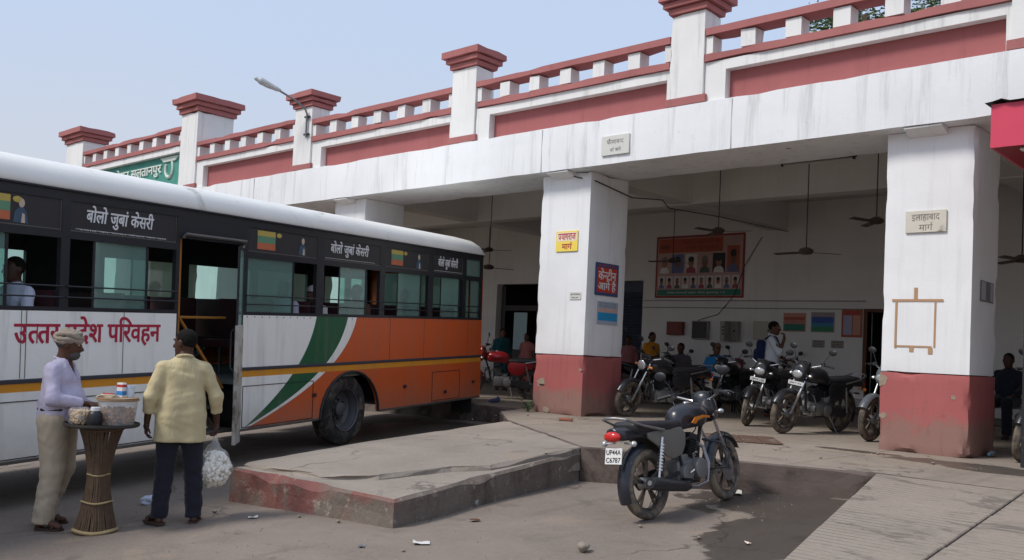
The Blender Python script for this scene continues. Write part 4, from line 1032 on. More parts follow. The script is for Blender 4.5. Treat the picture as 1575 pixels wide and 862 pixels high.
pb('red and black motorcycle parked behind the boy in blue', 1120, 622, -75, steer=.2, lod=0, body=(.26, .012, .012), plate_f=None)
pb('maroon motorcycle parked deep in the row by the rear wall', 1075, 610, -120, steer=.1, lod=0, body=(.16, .01, .014), plate_f=None)
# ------------------------------------------------------------------ people (local y: the way they face, x: to their right, z up)
def skinmat(c): return pm('skin', c, .55, var=.12, scale=14, spec=.35)
def cloth(name, c, var=.12, stripes=None):
    key = ('cloth', name, c)
    if key in _MC: return _MC[key]
    N = NT(name); col = N.mix(N.noise(3, 4), sc_(c, 1-var), sc_(c, 1+var)); wv = N.noise(240, 2)
    col = N.mix(N.math('MULTIPLY', wv, .25), col, sc_(c, .7)); N.bump(N.noise(6, 3, .5, 1.6, (1.5, 1.5, .6)), .45, .03)
    N.out(col, .88, 0, .15); N.p.inputs['Sheen Weight'].default_value = .15; _MC[key] = N.m; return N.m
M_hair = pm('black_hair', (.008, .007, .006), .85, var=.3, scale=40, bump=.3, bscale=120, spec=.15)
M_greyhair = pm('grizzled_beard', (.075, .07, .066), .8, var=.5, scale=60, bump=.4, bscale=140)
M_eye = pm('eye_dark', (.02, .015, .012), .2)
M_eyew = pm('eye_white', (.6, .58, .55), .3)
def A(*v): return np.array(v, float)
STAND = dict(pelvis=(0, 0, .93), waist=(0, .005, 1.06), chest=(0, .01, 1.26), neck=(0, -.005, 1.42), head=(0, .03, 1.555),
             hipR=(.09, 0, .91), hipL=(-.09, 0, .91), kneeR=(.10, .02, .50), kneeL=(-.10, .02, .50), ankR=(.10, -.03, .085), ankL=(-.10, -.03, .085),
             toeR=(.125, .13, .035), toeL=(-.125, .13, .035), shR=(.168, -.01, 1.345), shL=(-.168, -.01, 1.345), elR=(.235, -.03, 1.10), elL=(-.235, -.03, 1.10),
             wrR=(.235, .04, .86), wrL=(-.235, .04, .86), hdR=(.01, .1, -1), hdL=(-.01, .1, -1), pnR=(-1, 0, 0), pnL=(1, 0, 0), curlR=.5, curlL=.5)
def sitting(seat=.45):
    d = dict(STAND); dz = .93-(seat+.10)
    for k in ('pelvis', 'waist', 'chest', 'neck', 'head', 'hipR', 'hipL', 'shR', 'shL', 'elR', 'elL', 'wrR', 'wrL'): d[k] = (d[k][0], d[k][1], d[k][2]-dz)
    for s, x in (('R', 1), ('L', -1)):
        d['knee'+s] = (.13*x, .42, seat+.07); d['ank'+s] = (.13*x, .40, .085); d['toe'+s] = (.15*x, .56, .035)
        d['el'+s] = (.25*x, .06, d['el'+s][2]+.02); d['wr'+s] = (.16*x, .28, seat+.17); d['hd'+s] = (-.1*x, 1, -.2); d['pn'+s] = (0, 0, -1)
    return d
def hand_net(w, d, pn, side, curl, scale, res):
    """palm and five separate bent fingers; w: wrist, d: pointing direction, pn: palm normal"""
    d = np.asarray(d, float); d /= np.linalg.norm(d); pn = np.asarray(pn, float); pn = pn-d*(pn @ d); pn /= np.linalg.norm(pn)
    t = np.cross(d, pn)*side                                 # towards the thumb
    s = scale; w = np.asarray(w, float)
    segs = [(w-d*.02*s, w+d*.03*s, .024*s, .026*s), (w+d*.02*s+t*.018*s, w+d*.085*s+t*.027*s, .017*s, .014*s), (w+d*.02*s-t*.016*s, w+d*.080*s-t*.027*s, .017*s, .013*s), (w+d*.02*s, w+d*.085*s, .017*s, .015*s)]
    for k, (o, L) in enumerate(((.029, .068), (.010, .078), (-.010, .072), (-.029, .056))):
        b = w+d*.085*s+t*o*s; a = curl*1.0; p = b
        for j, f in enumerate((.42, .32, .26)):
            a2 = curl*(j+1)*.75+.03*k; v = d*math.cos(a2)+pn*math.sin(a2)+t*(.06 if k == 0 else (-.06 if k == 3 else 0)); q = p+v*L*f*s; segs.append((p, q, (.0098-.0012*j)*s, (.0088-.0012*j)*s)); p = q
    b = w+d*.025*s+t*.026*s; q = b+(d*.5+t*.75+pn*.35)*.042*s; e = q+(d*.85+t*.2+pn*.4)*.036*s
    segs += [(b, q, .014*s, .011*s), (q, e, .0105*s, .008*s)]
    P0 = np.array([x for g in segs for x in g[:2]]); lo = P0.min(0)-.03*s; hi = P0.max(0)+.03*s
    def fn(P):
        dd = smin(*[seg(P, *g) for g in segs[:4]], k=.012*s)
        for g in segs[4:]: dd = smin(dd, seg(P, *g), k=.004*s)
        return dd
    return net(fn, lo, hi, res)
def person(label, loc, face, pose, look, h=1.68, fine=True, group=None):
    """face: world angle the person faces"""
    root = thing('person', label, 'person', loc, (0, 0, face-H90), group)
    k = h/1.68; J = {a: (A(*b)*k if hasattr(b, '__len__') and not a.startswith(('hd', 'pn')) else b) for a, b in pose.items()}
    g = look.get('girth', 1.0); res = .012 if fine else .022; hres = .0065 if fine else .012; kk = k
    sk = skinmat(look.get('skin', srgb(92, 58, 42)))
    hd = J['head']; fw = A(*look.get('gaze', (0, 1, 0))); fw[2] = 0; fw /= np.linalg.norm(fw); rt = A(fw[1], -fw[0], 0)
    pit = look.get('nod', 0.); up = A(0, 0, 1)*math.cos(pit)+fw*math.sin(pit); fwd = fw*math.cos(pit)-A(0, 0, 1)*math.sin(pit)
    Rm = np.stack([rt, fwd, up], 1)                          # head axes in columns
    def H(x, y, z): return hd+Rm @ (A(x, y, z)*kk)
    all_pts = np.array([v for a, v in J.items() if isinstance(v, np.ndarray)])
    def legs(P, e=0., lo=1.):
        d = None
        for s in 'RL':
            a = smin(seg(P, J['hip'+s], J['knee'+s], (.092*g+e)*k, (.060+e)*k), seg(P, J['knee'+s], J['ank'+s], (.060+e)*k, (.040+e*lo)*k), k=.03)
            d = a if d is None else smin(d, a, k=.02)
        return d
    def torso(P, e=0.):
        wv = A(.07, 0, 0)*k*g; tv = A(.075, 0, 0)*k
        ax = (J['hipR']-J['hipL']); ax = ax/np.linalg.norm(ax); sx = (J['shR']-J['shL']); sx = sx/np.linalg.norm(sx)
        r = [seg(P, J['pelvis']+ax*.065*k, J['waist']+ax*.055*k*g, (.105*g+e)*k, (.098*g+e)*k), seg(P, J['pelvis']-ax*.065*k, J['waist']-ax*.055*k*g, (.105*g+e)*k, (.098*g+e)*k),
             seg(P, J['waist']+ax*.055*k*g, J['chest']+sx*.068*k, (.098*g+e)*k, (.096+e)*k), seg(P, J['waist']-ax*.055*k*g, J['chest']-sx*.068*k, (.098*g+e)*k, (.096+e)*k),
             seg(P, J['neck']+A(0, 0, -.05)*k, J['shR'], (.058+e*.5)*k, (.046+e*.5)*k), seg(P, J['neck']+A(0, 0, -.05)*k, J['shL'], (.058+e*.5)*k, (.046+e*.5)*k), seg(P, J['chest'], J['neck']+A(0, 0, -.03)*k, (.095+e)*k, (.058+e*.5)*k)]
        if look.get('belly'): r.append(ell(P, J['waist']+A(0, .06, -.01)*k, A(.14, .13, .15)*k+e*k))
        return smin(*r, k=.05*k)
    def arms(P, e=0., upto=2):
        d = None
        for s in 'RL':
            a = seg(P, J['sh'+s], J['el'+s], (.050+e)*k, (.040+e)*k)
            if upto == 2: a = smin(a, seg(P, J['el'+s], J['wr'+s], (.040+e)*k, (.026+e)*k), k=.02)
            d = a if d is None else np.minimum(d, a)
        return d
    def bodyf(P):
        d = smin(torso(P), arms(P), k=.02); d = smin(d, legs(P), k=.03)
        d = smin(d, seg(P, J['neck'], H(0, -.015, -.05), .056*k, .052*k), k=.03)
        for s in 'RL': d = smin(d, seg(P, J['ank'+s], J['toe'+s], .038*k, .026*k), seg(P, J['ank'+s], J['ank'+s]+A(0, -.03, -.045)*k, .036*k, .032*k), k=.02)
        return np.maximum(d, .012*k-P[:, 2])
    lo = all_pts.min(0)-.16*k; hi = all_pts.max(0)+.10*k; lo[2] = max(lo[2], -.02)
    hi[2] = J['neck'][2]+.10*k
    bparts = [net(bodyf, lo, hi, res)]
    def headf(P0):
        P = (P0-hd) @ Rm / kk
        d = smin(ell(P, (0, -.012, .035), (.074, .092, .088)), ell(P, (0, .020, -.035), (.060, .068, .082)), k=.04)
        d = smin(d, ell(P, (0, .045, -.092), (.032, .032, .026)), k=.03)                    # chin
        d = smin(d, seg(P, (0, .082, .016), (0, .106, -.028), .010, .016), k=.014)           # nose
        d = smin(d, ell(P, (0, .074, .030), (.052, .018, .012)), k=.016)                     # brow
        d = smin(d, ell(P, (0, .083, -.062), (.026, .012, .010)), k=.008)                    # lips
        for s in (-1, 1):
            d = smin(d, ell(P, (.078*s, -.010, .0), (.012, .022, .034)), k=.008)
            d = np.maximum(d, -ell(P, (.030*s, .094, .012), (.017, .016, .011)))
        d = smin(d, seg(P, (0, -.02, -.05), (0, -.035, -.16), .052, .056), k=.03)
        return d*kk
    bparts.append(net(headf, hd-.17*k, hd+A(.14, .14, .15)*k, hres))
    for s, sg in (('R', 1), ('L', -1)):
        bparts.append(hand_net(J['wr'+s], J['hd'+s], J['pn'+s], look.get('thumb'+s, -sg), J['curl'+s], k*.95, .0055 if fine else .009))
    link('body', netmesh('body', bparts, sk), None, root)
    if fine or look.get('eyes'):
        for s in (-1, 1):
            MB().ball(tuple(H(.030*s, .072, .013)), .0135*k, 8, 6).build('eye', M_eyew, root); MB().ball(tuple(H(.031*s, .0825, .013)), .006*k, 6, 4).build('pupil', M_eye, root)
            MB().tube([tuple(H(.014*s, .094, .030)), tuple(H(.032*s, .092, .036)), tuple(H(.050*s, .080, .030))], .0045*k, 5).build('eyebrow', M_hair, root)
    # hair, beard, headgear
    ht = look.get('hair', 'short')
    def hairf(P0):
        P = (P0-hd) @ Rm / kk
        d = ell(P, (0, -.018, .038), (.080, .096, .093))+.0025*np.sin(P[:, 0]*160+P[:, 2]*60)*np.sin(P[:, 1]*130)
        if ht in ('short', 'long', 'bun'):
            cutf = (P[:, 1]-.045)-.55*(P[:, 2]-.055); d = np.maximum(d, np.minimum(cutf, .075-P[:, 2]))
            d = np.maximum(d, (-.068 if ht == 'short' else -.09)+.35*np.maximum(0, P[:, 1]+.05)+.006*np.sin(P[:, 0]*150)-P[:, 2])
        if ht == 'bun': d = smin(d, ell(P, (0, -.12, -.01), (.05, .045, .05)), k=.02)
        if ht == 'long': d = smin(d, seg(P, (0, -.085, -.03), (0, -.11, -.30), .05, .03), k=.03)
        return d*kk
    if ht != 'none': sdf('hair', hairf, hd-A(.16, .19, .40 if ht == 'long' else .17)*k, hd+A(.16, .19, .17)*k, hres, look.get('hairmat', M_hair), root)
    if look.get('beard'):
        def brd(P0):
            P = (P0-hd) @ Rm / kk
            d = smin(ell(P, (0, .040, -.080), (.056, .060, .048)), k=.02); d = np.maximum(d, P[:, 2]+.045+.5*np.maximum(0, .07-np.abs(P[:, 0])*1.0-.035)); return np.minimum(d, ell(P, (0, .092, -.047), (.026, .012, .008)))*kk
        sdf('beard', brd, hd-.15*k, hd+.14*k, hres, M_greyhair, root)
    if look.get('turban'):
        tb = MB()
        for j, (z, r, t, tl) in enumerate(((.030, .088, .022, .10), (.052, .093, .024, -.12), (.072, .088, .026, .16), (.092, .074, .026, -.1), (.106, .05, .028, .05), (.112, .02, .03, 0))):
            pts = [tuple(H(r*.92*math.cos(a), -.012+r*1.08*math.sin(a), z+tl*r*math.sin(a+j)+.006*math.sin(3*a+j))) for a in np.linspace(0, 2*math.pi, 22)[:-1]]
            tb.tube(pts, [t*k*(.85+.25*math.sin(2*i+j)) for i in range(21)], 8, closed=True)
        tb.tube([tuple(H(-.07, -.06, .03)), tuple(H(-.085, -.075, -.02)), tuple(H(-.075, -.07, -.075))], [.02*k, .022*k, .012*k], 8)
        tb.build('turban', look['turban'], root, 80)
    if look.get('cap'):
        cp = MB().lathe([(.098, .0), (.101, .03), (.09, .065), (.06, .09), (0, .098)], 18); Mx = Matrix(((Rm[0][0], Rm[0][1], Rm[0][2], 0), (Rm[1][0], Rm[1][1], Rm[1][2], 0), (Rm[2][0], Rm[2][1], Rm[2][2], 0), (0, 0, 0, 1)))
        cp.v = [(x*.9*k, (y*1.08-.012)*k, (z+.04)*k) for x, y, z in cp.v]
        if look['cap'][1]: cp.box((-.06*k, .08*k, .045*k), (.06*k, .17*k, .055*k))
        cp.xf(Matrix.Translation(Vector(hd)) @ Mx); cp.build('cap', look['cap'][0], root, 50)
    # clothes
    tm = look.get('trousers')
    if tm is not None:
        L = look.get('loose', .022)
        def trf(P):
            d = smin(legs(P, L, look.get('hemloose', 1.5)), torso(P, .012), k=.03); d = np.maximum(d, P[:, 2]-(J['waist'][2]-.03*k))
            rp = ripple(P, .003, 1.0); low = np.clip((J['kneeR'][2]-P[:, 2])/.3, 0, 1); d = d+rp*(.6+low)
            for s in 'RL':
                v = J['ank'+s]-J['knee'+s]; v = v/np.linalg.norm(v); near = np.linalg.norm(P-J['ank'+s], axis=1) < .13*k
                d = np.where(near, np.maximum(d, (P-J['ank'+s]) @ v-.03*k), d)
            return d
        lo2 = all_pts.min(0)-.17*k; hi2 = all_pts.max(0)+.17*k; lo2[2] = 0; hi2[2] = J['waist'][2]+.03
        sdf('trousers', trf, lo2, hi2, res, tm, root)
        if look.get('belt'): 
            zb = J['waist'][2]-.055*k
            sdf('belt', lambda P: np.maximum(torso(P, .026), np.abs(P[:, 2]-zb)-.017*k), lo2, hi2, res, M_black, root)
    sm = look.get('shirt')
    if sm is not None:
        E = look.get('ease', .022); hem = look.get('hem', .86)*k; slv = look.get('sleeve', 'long')
        hemz = hem+(J['pelvis'][2]-.93*k)
        def shf(P):
            d = torso(P, E); low = np.clip((J['waist'][2]-P[:, 2])/(.25*k), 0, 1.6)
            d = d-.006*low*look.get('flare', 1.)
            if look.get('hem', .86) < .80 and not look.get('skirt'):
                for sg in (-1, 1): d = smin(d, seg(P, J['pelvis']+A(.070*sg, 0, 0)*k, J['pelvis']+A(.082*sg, -.005, -.28)*k, (.105*g+E)*k, (.110*g+E)*k), k=.04*k)
            if look.get('skirt'): d = smin(d, legs(P, .05), k=.08)
            sl_ = None
            for s in 'RL':
                a = seg(P, J['sh'+s], J['el'+s], (.049+E*.6)*k, (.042+E*.7)*k)
                if slv == 'long': t = look.get('cuff', .86); b = J['el'+s]+(J['wr'+s]-J['el'+s])*t; a = smin(a, seg(P, J['el'+s], b, (.042+E*.7)*k, (.031+E*.7)*k), k=.02); v = J['wr'+s]-J['el'+s]
                else: v = J['el'+s]-J['sh'+s]; b = J['sh'+s]+v*.72
                v = v/np.linalg.norm(v); near = np.linalg.norm(P-b, axis=1) < .12*k; a = np.where(near, np.maximum(a, (P-b) @ v), a)
                if slv != 'long': a = np.maximum(a, (P-b) @ v)
                sl_ = a if sl_ is None else np.minimum(sl_, a)
            d = np.maximum(d, hemz+.015*np.sin(P[:, 0]*14)*0-P[:, 2]); d = smin(d, sl_, k=.018*k)
            d = np.maximum(d, P[:, 2]-(J['neck'][2]+.03*k))
            d = d+(ripple(P, .0022, 1.1, .7) if fine else ripple(P, .003, .8, .7))+.0035*np.sin(26*P[:, 2]+16*np.abs(P[:, 0])+6*np.sin(9*P[:, 0]+4*P[:, 1]))*np.clip(np.sin(5*P[:, 2]+3*P[:, 0]+1), 0, 1)
            if look.get('vneck'):
                q = P-(J['neck']+A(0, .10, -.02)*k); w = np.abs(q[:, 0])+.38*(-(q[:, 2]))*0; d = np.where((q[:, 1] > -.06*k), np.maximum(d, .045*k*np.clip(1+q[:, 2]/(.16*k), -1, 1)-np.abs(q[:, 0])), d)
            return d
        lo2 = all_pts.min(0)-.17*k; hi2 = all_pts.max(0)+.17*k; lo2[2] = hemz-.02; hi2[2] = J['neck'][2]+.06*k
        sdf('shirt' if not look.get('skirt') else 'tunic', shf, lo2, hi2, res, sm, root)
        if look.get('collar'):
            c = J['neck']; cl = MB()
            pts = [(c[0]+.066*k*math.sin(a), c[1]-.004+.064*k*-math.cos(a), c[2]+(.018+.018*math.cos(a))*k) for a in np.linspace(-2.5, 2.5, 17)]
            cl.tube(pts, [.013*k]*17, 6); cl.build('collar', sm, root)
    sh = look.get('shoes', 'sandal')
    for s in 'RL':
        a, t = J['ank'+s], J['toe'+s]; v = t-a; v[2] = 0; L = np.linalg.norm(v); v = v/L
        if sh == 'sandal':
            heel = a-v*.055*k; tip = t+v*.035*k; n = A(-v[1], v[0], 0); m = MB()
            pl = []
            for u, w in ((0, .030), (.12, .038), (.5, .036), (.8, .048), (.95, .036), (1, .015)): pl.append((u, w))
            out = [heel+(tip-heel)*u+n*w*k for u, w in pl]+[heel+(tip-heel)*u-n*w*k for u, w in pl[::-1]]
            m.prism([(p[0], p[1]) for p in out], .001, .022*k, 'z'); q = heel+(tip-heel)*.68
            m.tube([tuple(A(*(q+n*.045*k)[:2], .02)), tuple(A(*q[:2], .078*k)), tuple(A(*(q-n*.045*k)[:2], .02))], .011*k, 6)
            m.build('sandal', look.get('shoemat', M_black), root)
        else:
            def shoef(P):
                d = smin(seg(P, A(*(a-v*.035*k)[:2], .05*k), A(*t[:2], .042*k), .048*k, .044*k), seg(P, A(*(a)[:2], .06*k), A(*(a)[:2], .11*k), .045*k, .045*k), k=.03)
                return np.maximum(d, .004-P[:, 2])
            c = (a+t)/2; sdf('shoe', shoef, A(c[0], c[1], .06)-A(.22, .22, .08)*k, A(c[0], c[1], .06)+A(.22, .22, .12)*k, res*.8, look.get('shoemat', M_black), root)
    return root, J

# the snack seller in a lilac shirt
P = dict(STAND); P.update(elR=(.27, .05, 1.10), wrR=(.09, .27, 1.06), hdR=(-.55, .8, -.05), pnR=(-.3, -.2, -1), curlR=.9, elL=(-.25, -.02, 1.08), wrL=(-.11, .24, 1.02), hdL=(.75, .6, .05), pnL=(.2, -.3, -1), curlL=.9,
         head=(.0, .05, 1.55), neck=(0, .01, 1.41), kneeL=(-.11, .03, .50), ankL=(-.13, -.12, .085), toeL=(-.17, .04, .035), toeR=(.14, .12, .035))
vp = onyard(78, 812)
vend, VJ = person('snack seller in lilac shirt and beige trousers with a wound headcloth', (vp[0], vp[1], yardz(vp[0], vp[1])), rad(48), P,
       dict(skin=srgb(84, 54, 40), shirt=cloth('lilac_shirt', srgb(184, 178, 200)), trousers=cloth('beige_trousers', srgb(176, 162, 142)), hem=.90, sleeve='long', cuff=.82, ease=.024, loose=.030, girth=1.12, belly=True, belt=True, collar=True, vneck=True,
            hair='short', hairmat=M_greyhair, beard=True, turban=cloth('headcloth', srgb(150, 138, 124)), gaze=(-.25, .95, 0), nod=.10, shoemat=pm('brown_leather', srgb(58, 42, 36), .6)), 1.66)
# the customer seen from behind
P = dict(STAND); P.update(elR=(.28, -.03, 1.10), wrR=(.31, .05, .86), elL=(-.26, -.03, 1.09), wrL=(-.27, .04, .86), ankR=(.15, -.02, .085), kneeR=(.13, .02, .50), toeR=(.20, .12, .035), ankL=(-.13, .0, .085), toeL=(-.20, .13, .035), curlR=1.0, curlL=.6)
cp_ = onyard(268, 806)
cust, CJ = person('customer in pale yellow shirt and dark trousers seen from behind holding a bag', (cp_[0], cp_[1], yardz(cp_[0], cp_[1])), rad(160), P,
       dict(skin=srgb(70, 44, 32), shirt=cloth('yellow_shirt', srgb(194, 180, 142)), trousers=cloth('navy_trousers', srgb(36, 36, 46)), hem=.71, sleeve='long', cuff=.60, ease=.024, loose=.020, collar=True, hair='short', gaze=(-.75, .75, 0), girth=1.05,
            shoemat=pm('brown_sandal', srgb(70, 52, 42), .7)), 1.66)
# youth with a backpack, one hand raised to his face
P = dict(STAND); P.update(elR=(.22, .13, 1.12), wrR=(.10, .20, 1.38), hdR=(-.3, -.1, 1), pnR=(-.3, -1, 0), curlR=.9, elL=(-.22, .08, 1.10), wrL=(-.12, .25, 1.0), hdL=(.5, .8, .1), pnL=(0, 0, -1))
yp = onz(1184, 641, 0)
you, YJ = person('youth in white shirt with navy backpack standing among the parked motorcycles', tuple(yp), rad(25), P,
       dict(skin=srgb(96, 62, 46), shirt=cloth('white_shirt', srgb(206, 210, 216)), trousers=cloth('black_trousers', srgb(30, 30, 34)), hem=.88, sleeve='long', cuff=.3, collar=True, hair='short', shoes='shoe', eyes=True, gaze=(.2, 1, 0), shoemat=pm('brown_shoe', srgb(110, 70, 50), .6)), 1.76, True)
def packf(Q): return smin(rbox(Q, (0, -.20, 1.20), (.14, .085, .21), .06), rbox(Q, (0, -.28, 1.12), (.11, .05, .12), .04), k=.03)+ripple(Q, .003)
M_pack2 = cloth('navy_backpack', srgb(34, 44, 76))
bp = thing('backpack', 'navy backpack worn by the youth in white shirt', 'backpack', tuple(yp), (0, 0, rad(25)-H90))
sdf('bag_body', packf, (-.2, -.36, .94), (.2, -.08, 1.46), .014, M_pack2, bp)
for s in (-1, 1): MB().tube([(.10*s, -.13, 1.42), (.12*s, -.04, 1.485), (.125*s, .07, 1.46), (.13*s, .135, 1.32), (.14*s, .12, 1.16), (.15*s, -.02, 1.06), (.12*s, -.14, 1.02)], .018, 6).build('strap', M_pack2, bp)
def bench(label, x, y, ang, L=1.2, seat=.45):
    b = thing('bench', label, 'bench', (x, y, 0), (0, 0, ang))
    for i in range(3): MB().cbox((0, -.15+.15*i, seat-.02), (L, .135, .035)).build('seat_slat', M_steel, b, bevel=.005)
    for s in (-1, 1): MB().bar((s*L*.4, -.18, seat-.055), (s*L*.4, .18, seat-.055), .04, .03).cyl((s*L*.4, -.15, .0), (s*L*.4, -.15, seat-.06), .018).cyl((s*L*.4, .15, .0), (s*L*.4, .15, seat-.06), .018).build('leg_frame', M_darkmetal, b)
    return b
def seated(label, px, py, Y, face, look, seat=.45, h=1.6):
    p = onY(px, py, Y); person(label, (p[0], Y, 0), face, sitting(seat), look, h, False)
    bench('steel bench under the '+label.split(' sitting')[0], p[0], Y, face-H90, .9, seat)
seated('boy in blue shirt and cap sitting behind the parked motorcycles', 1102, 560, 4.6, rad(-70), dict(skin=srgb(98, 64, 48), shirt=cloth('blue_shirt', srgb(38, 120, 176)), trousers=cloth('dark_trousers', srgb(40, 40, 46)), hem=.84, sleeve='short', hair='short', cap=(cloth('tan_cap', srgb(120, 88, 60)), True), gaze=(-.5, .8, 0)), .52, 1.62)
seated('person in dark striped shirt sitting by the rear wall', 1047, 555, 5.6, rad(-80), dict(skin=srgb(80, 50, 38), shirt=cloth('striped_dark_shirt', srgb(92, 84, 92)), trousers=cloth('grey_trousers', srgb(70, 68, 66)), hem=.84, sleeve='long', hair='short'), .52, 1.62)
seated('person in dark clothes sitting in the shade beyond the right hand pillar', 1551, 600, 4.4, rad(-95), dict(skin=srgb(64, 42, 34), shirt=cloth('dark_navy_shirt', srgb(30, 34, 44)), trousers=cloth('navy_dark_trousers', srgb(28, 30, 38)), hem=.84, sleeve='long', hair='short'), .5, 1.65)
def standing(label, px, py, Y, face, look, h):
    p = onY(px, py, Y); person(label, (p[0], Y, 0), face, STAND, look, h, False)
standing('woman in orange top with dark bun standing at the rear wall', 1002, 540, 6.3, rad(-20), dict(skin=srgb(88, 56, 44), shirt=cloth('orange_tunic', srgb(206, 138, 40)), trousers=cloth('plum_salwar', srgb(70, 40, 52)), hem=.50, skirt=True, sleeve='short', hair='bun', flare=2.), 1.56)
standing('woman wrapped in faded pink by the steel shutter', 966, 545, 6.3, rad(-70), dict(skin=srgb(86, 56, 46), shirt=cloth('faded_pink', srgb(150, 96, 100)), trousers=cloth('faded_pink', srgb(150, 96, 100)), hem=.35, skirt=True, sleeve='long', hair='long', flare=2.), 1.45)
standing('woman in teal tunic with long hair behind the red motorcycle', 772, 540, 4.8, rad(-30), dict(skin=srgb(92, 60, 48), shirt=cloth('teal_tunic', srgb(28, 78, 84)), trousers=cloth('teal_dark', srgb(24, 50, 56)), hem=.45, skirt=True, sleeve='long', hair='long', flare=2.), 1.50)
standing('girl in salmon pink dress standing left of the red and white pillar', 810, 540, 5.2, rad(-80), dict(skin=srgb(96, 64, 52), shirt=cloth('salmon_dress', srgb(170, 104, 100)), trousers=cloth('salmon_dress', srgb(170, 104, 100)), hem=.35, skirt=True, sleeve='short', hair='bun', flare=2.), 1.42)
# passengers on the bus
def passenger(label, s, y, look, ang=math.pi, seat=.50, h=1.66):
    q = BUSM @ Vector((s, y, 1.0)); a = math.atan2(_dh[1], _dh[0])
    person(label, tuple(q), a+ang, sitting(seat), look, h, False)
passenger('passenger in white shirt at the bus window above the red lettering', -4.95, .36, dict(skin=srgb(66, 42, 32), shirt=cloth('pale_check_shirt', srgb(190, 196, 214)), trousers=cloth('pax_trousers', srgb(50, 50, 56)), hem=.84, hair='short', sleeve='long'), math.pi, .46, 1.70)
passenger('passenger in pale shirt at the first window behind the bus door', -.98, .42, dict(skin=srgb(60, 40, 32), shirt=cloth('pale_pax_shirt', srgb(176, 176, 190)), trousers=cloth('pax_trousers', srgb(50, 50, 56)), hem=.84, hair='short', sleeve='long'), math.pi, .46, 1.66)
passenger('dark haired passenger in brown shirt near the middle bus windows', .66, .40, dict(skin=srgb(60, 40, 32), shirt=cloth('brown_pax_shirt', srgb(92, 72, 60)), trousers=cloth('pax_trousers', srgb(50, 50, 56)), hem=.84, hair='short', sleeve='long'), math.pi, .46, 1.68)
passenger('dark haired passenger in grey shirt by the rear bus windows', 2.02, .42, dict(skin=srgb(64, 42, 34), shirt=cloth('grey_pax_shirt', srgb(110, 110, 116)), trousers=cloth('pax_trousers', srgb(50, 50, 56)), hem=.84, hair='short', sleeve='long'), math.pi, .46, 1.66)
passenger('passenger in white cap leaning by the second window behind the bus door', -.42, .36, dict(skin=srgb(92, 64, 50), shirt=cloth('white_kurta', srgb(206, 206, 204)), trousers=cloth('pax_trousers', srgb(50, 50, 56)), hem=.84, hair='short', sleeve='long', cap=(cloth('white_cap', srgb(216, 216, 220)), False)), math.pi, .44, 1.62)
# ------------------------------------------------------------------ what the two men hold and stand beside
tp = onyard(146, 818); TZ = yardz(tp[0], tp[1])
ST = thing('cane_stand', 'hourglass cane stand with round tray beside the snack seller', 'snack stand', (tp[0], tp[1], TZ))
M_cane = pm('dry_cane', srgb(92, 74, 58), .9, var=.5, scale=30)
M_cane2 = pm('pale_cane_tie', srgb(160, 140, 104), .85, var=.3, scale=20)
cb = MB(); nst = 120
for i in range(nst):
    a = 2*math.pi*i/nst+random.uniform(-.04, .04); tw = .55*(1 if i % 2 else -1); pts = []
    for t in np.linspace(0, 1, 6):
        z = t*.86; r = .080+.085*max(0, (.52-t)/.52)**1.5+.085*max(0, (t-.52)/.48)**1.7; b = a+tw*(t-.5)*.35; r *= 1+random.uniform(-.03, .03)
        pts.append((r*math.cos(b), r*math.sin(b), z))
    cb.tube(pts, .0055, 4)
tag(cb.build('cane_bundle', M_cane, ST), None, None, None, 'stuff')
def ring(r, z, t, mat, name='binding'):
    MB().tube([(r*math.cos(a), r*math.sin(a), z+.006*math.sin(3*a)) for a in np.linspace(0, 2*math.pi, 25)[:-1]], t, 6, closed=True).build(name, mat, ST)
ring(.165, .02, .016, M_cane2, 'foot_ring'); ring(.120, .25, .008, M_cane2); ring(.086, .47, .008, M_cane2); ring(.098, .64, .008, M_cane2); ring(.165, .845, .014, M_cane)
MB().lathe([(0, .862), (.28, .862), (.292, .872), (.292, .892), (.283, .892), (.278, .878), (0, .878)], 32).build('tray', pm('dark_tray', srgb(54, 50, 46), .6, var=.3), ST)
TT = TZ+.879
rv = Vector((_rh[0], _rh[1], 0)); vv = Vector((tp[0]-CAM[0], tp[1]-CAM[1], 0)).normalized(); rv = Vector((vv.y, -vv.x, 0))   # picture right, as seen from the yard
def ont(r, f, z=0): q = Vector((tp[0], tp[1], TT))+rv*r+vv*f; return (q.x, q.y, q.z+z)
def heap(fn, n, r, mat, parent, name, lo, hi):
    m = MB(); c = 0
    while c < n:
        p = [random.uniform(lo[i], hi[i]) for i in range(3)]
        if fn(p): m.ball(p, r*random.uniform(.7, 1.2), 5, 4); c += 1
    return tag(m.build(name, mat, parent), None, None, None, 'stuff')
M_puff = pm('puffed_rice', srgb(206, 176, 132), .8, var=.25, scale=60); M_nut = pm('roast_nuts', srgb(176, 124, 70), .7, var=.35, scale=50); M_pop = pm('popcorn', (.86, .83, .74), .85, var=.12, scale=40)
tub = thing('snack_basket', 'clear plastic bucket of roasted snacks on the cane stand tray', 'bucket', ont(.11, -.02))
MB().lathe([(0, .002), (.135, .002), (.155, .20), (.150, .20), (.131, .006), (0, .006)], 28).build('bucket_wall', M_film, tub)
MB().lathe([(.150, .196), (.165, .20), (.165, .215), (.150, .212)], 28).build('rim', pm('cane_rim', srgb(150, 120, 92), .7), tub)
heap(lambda p: (p[0]**2+p[1]**2)**.5 < .125+.05*p[2], 420, .013, M_nut, tub, 'snack_fill', (-.14, -.14, .012), (.14, .14, .135))
MB().lathe([(0, .217), (.160, .217), (.160, .224), (0, .224)], 28).build('lid_tray', pm('lid_cane', srgb(168, 140, 108), .8, var=.3), tub)
sb = thing('snack_bag', 'small clear bag of puffed rice at the seller side of the tray', 'bag', ont(-.16, -.05))
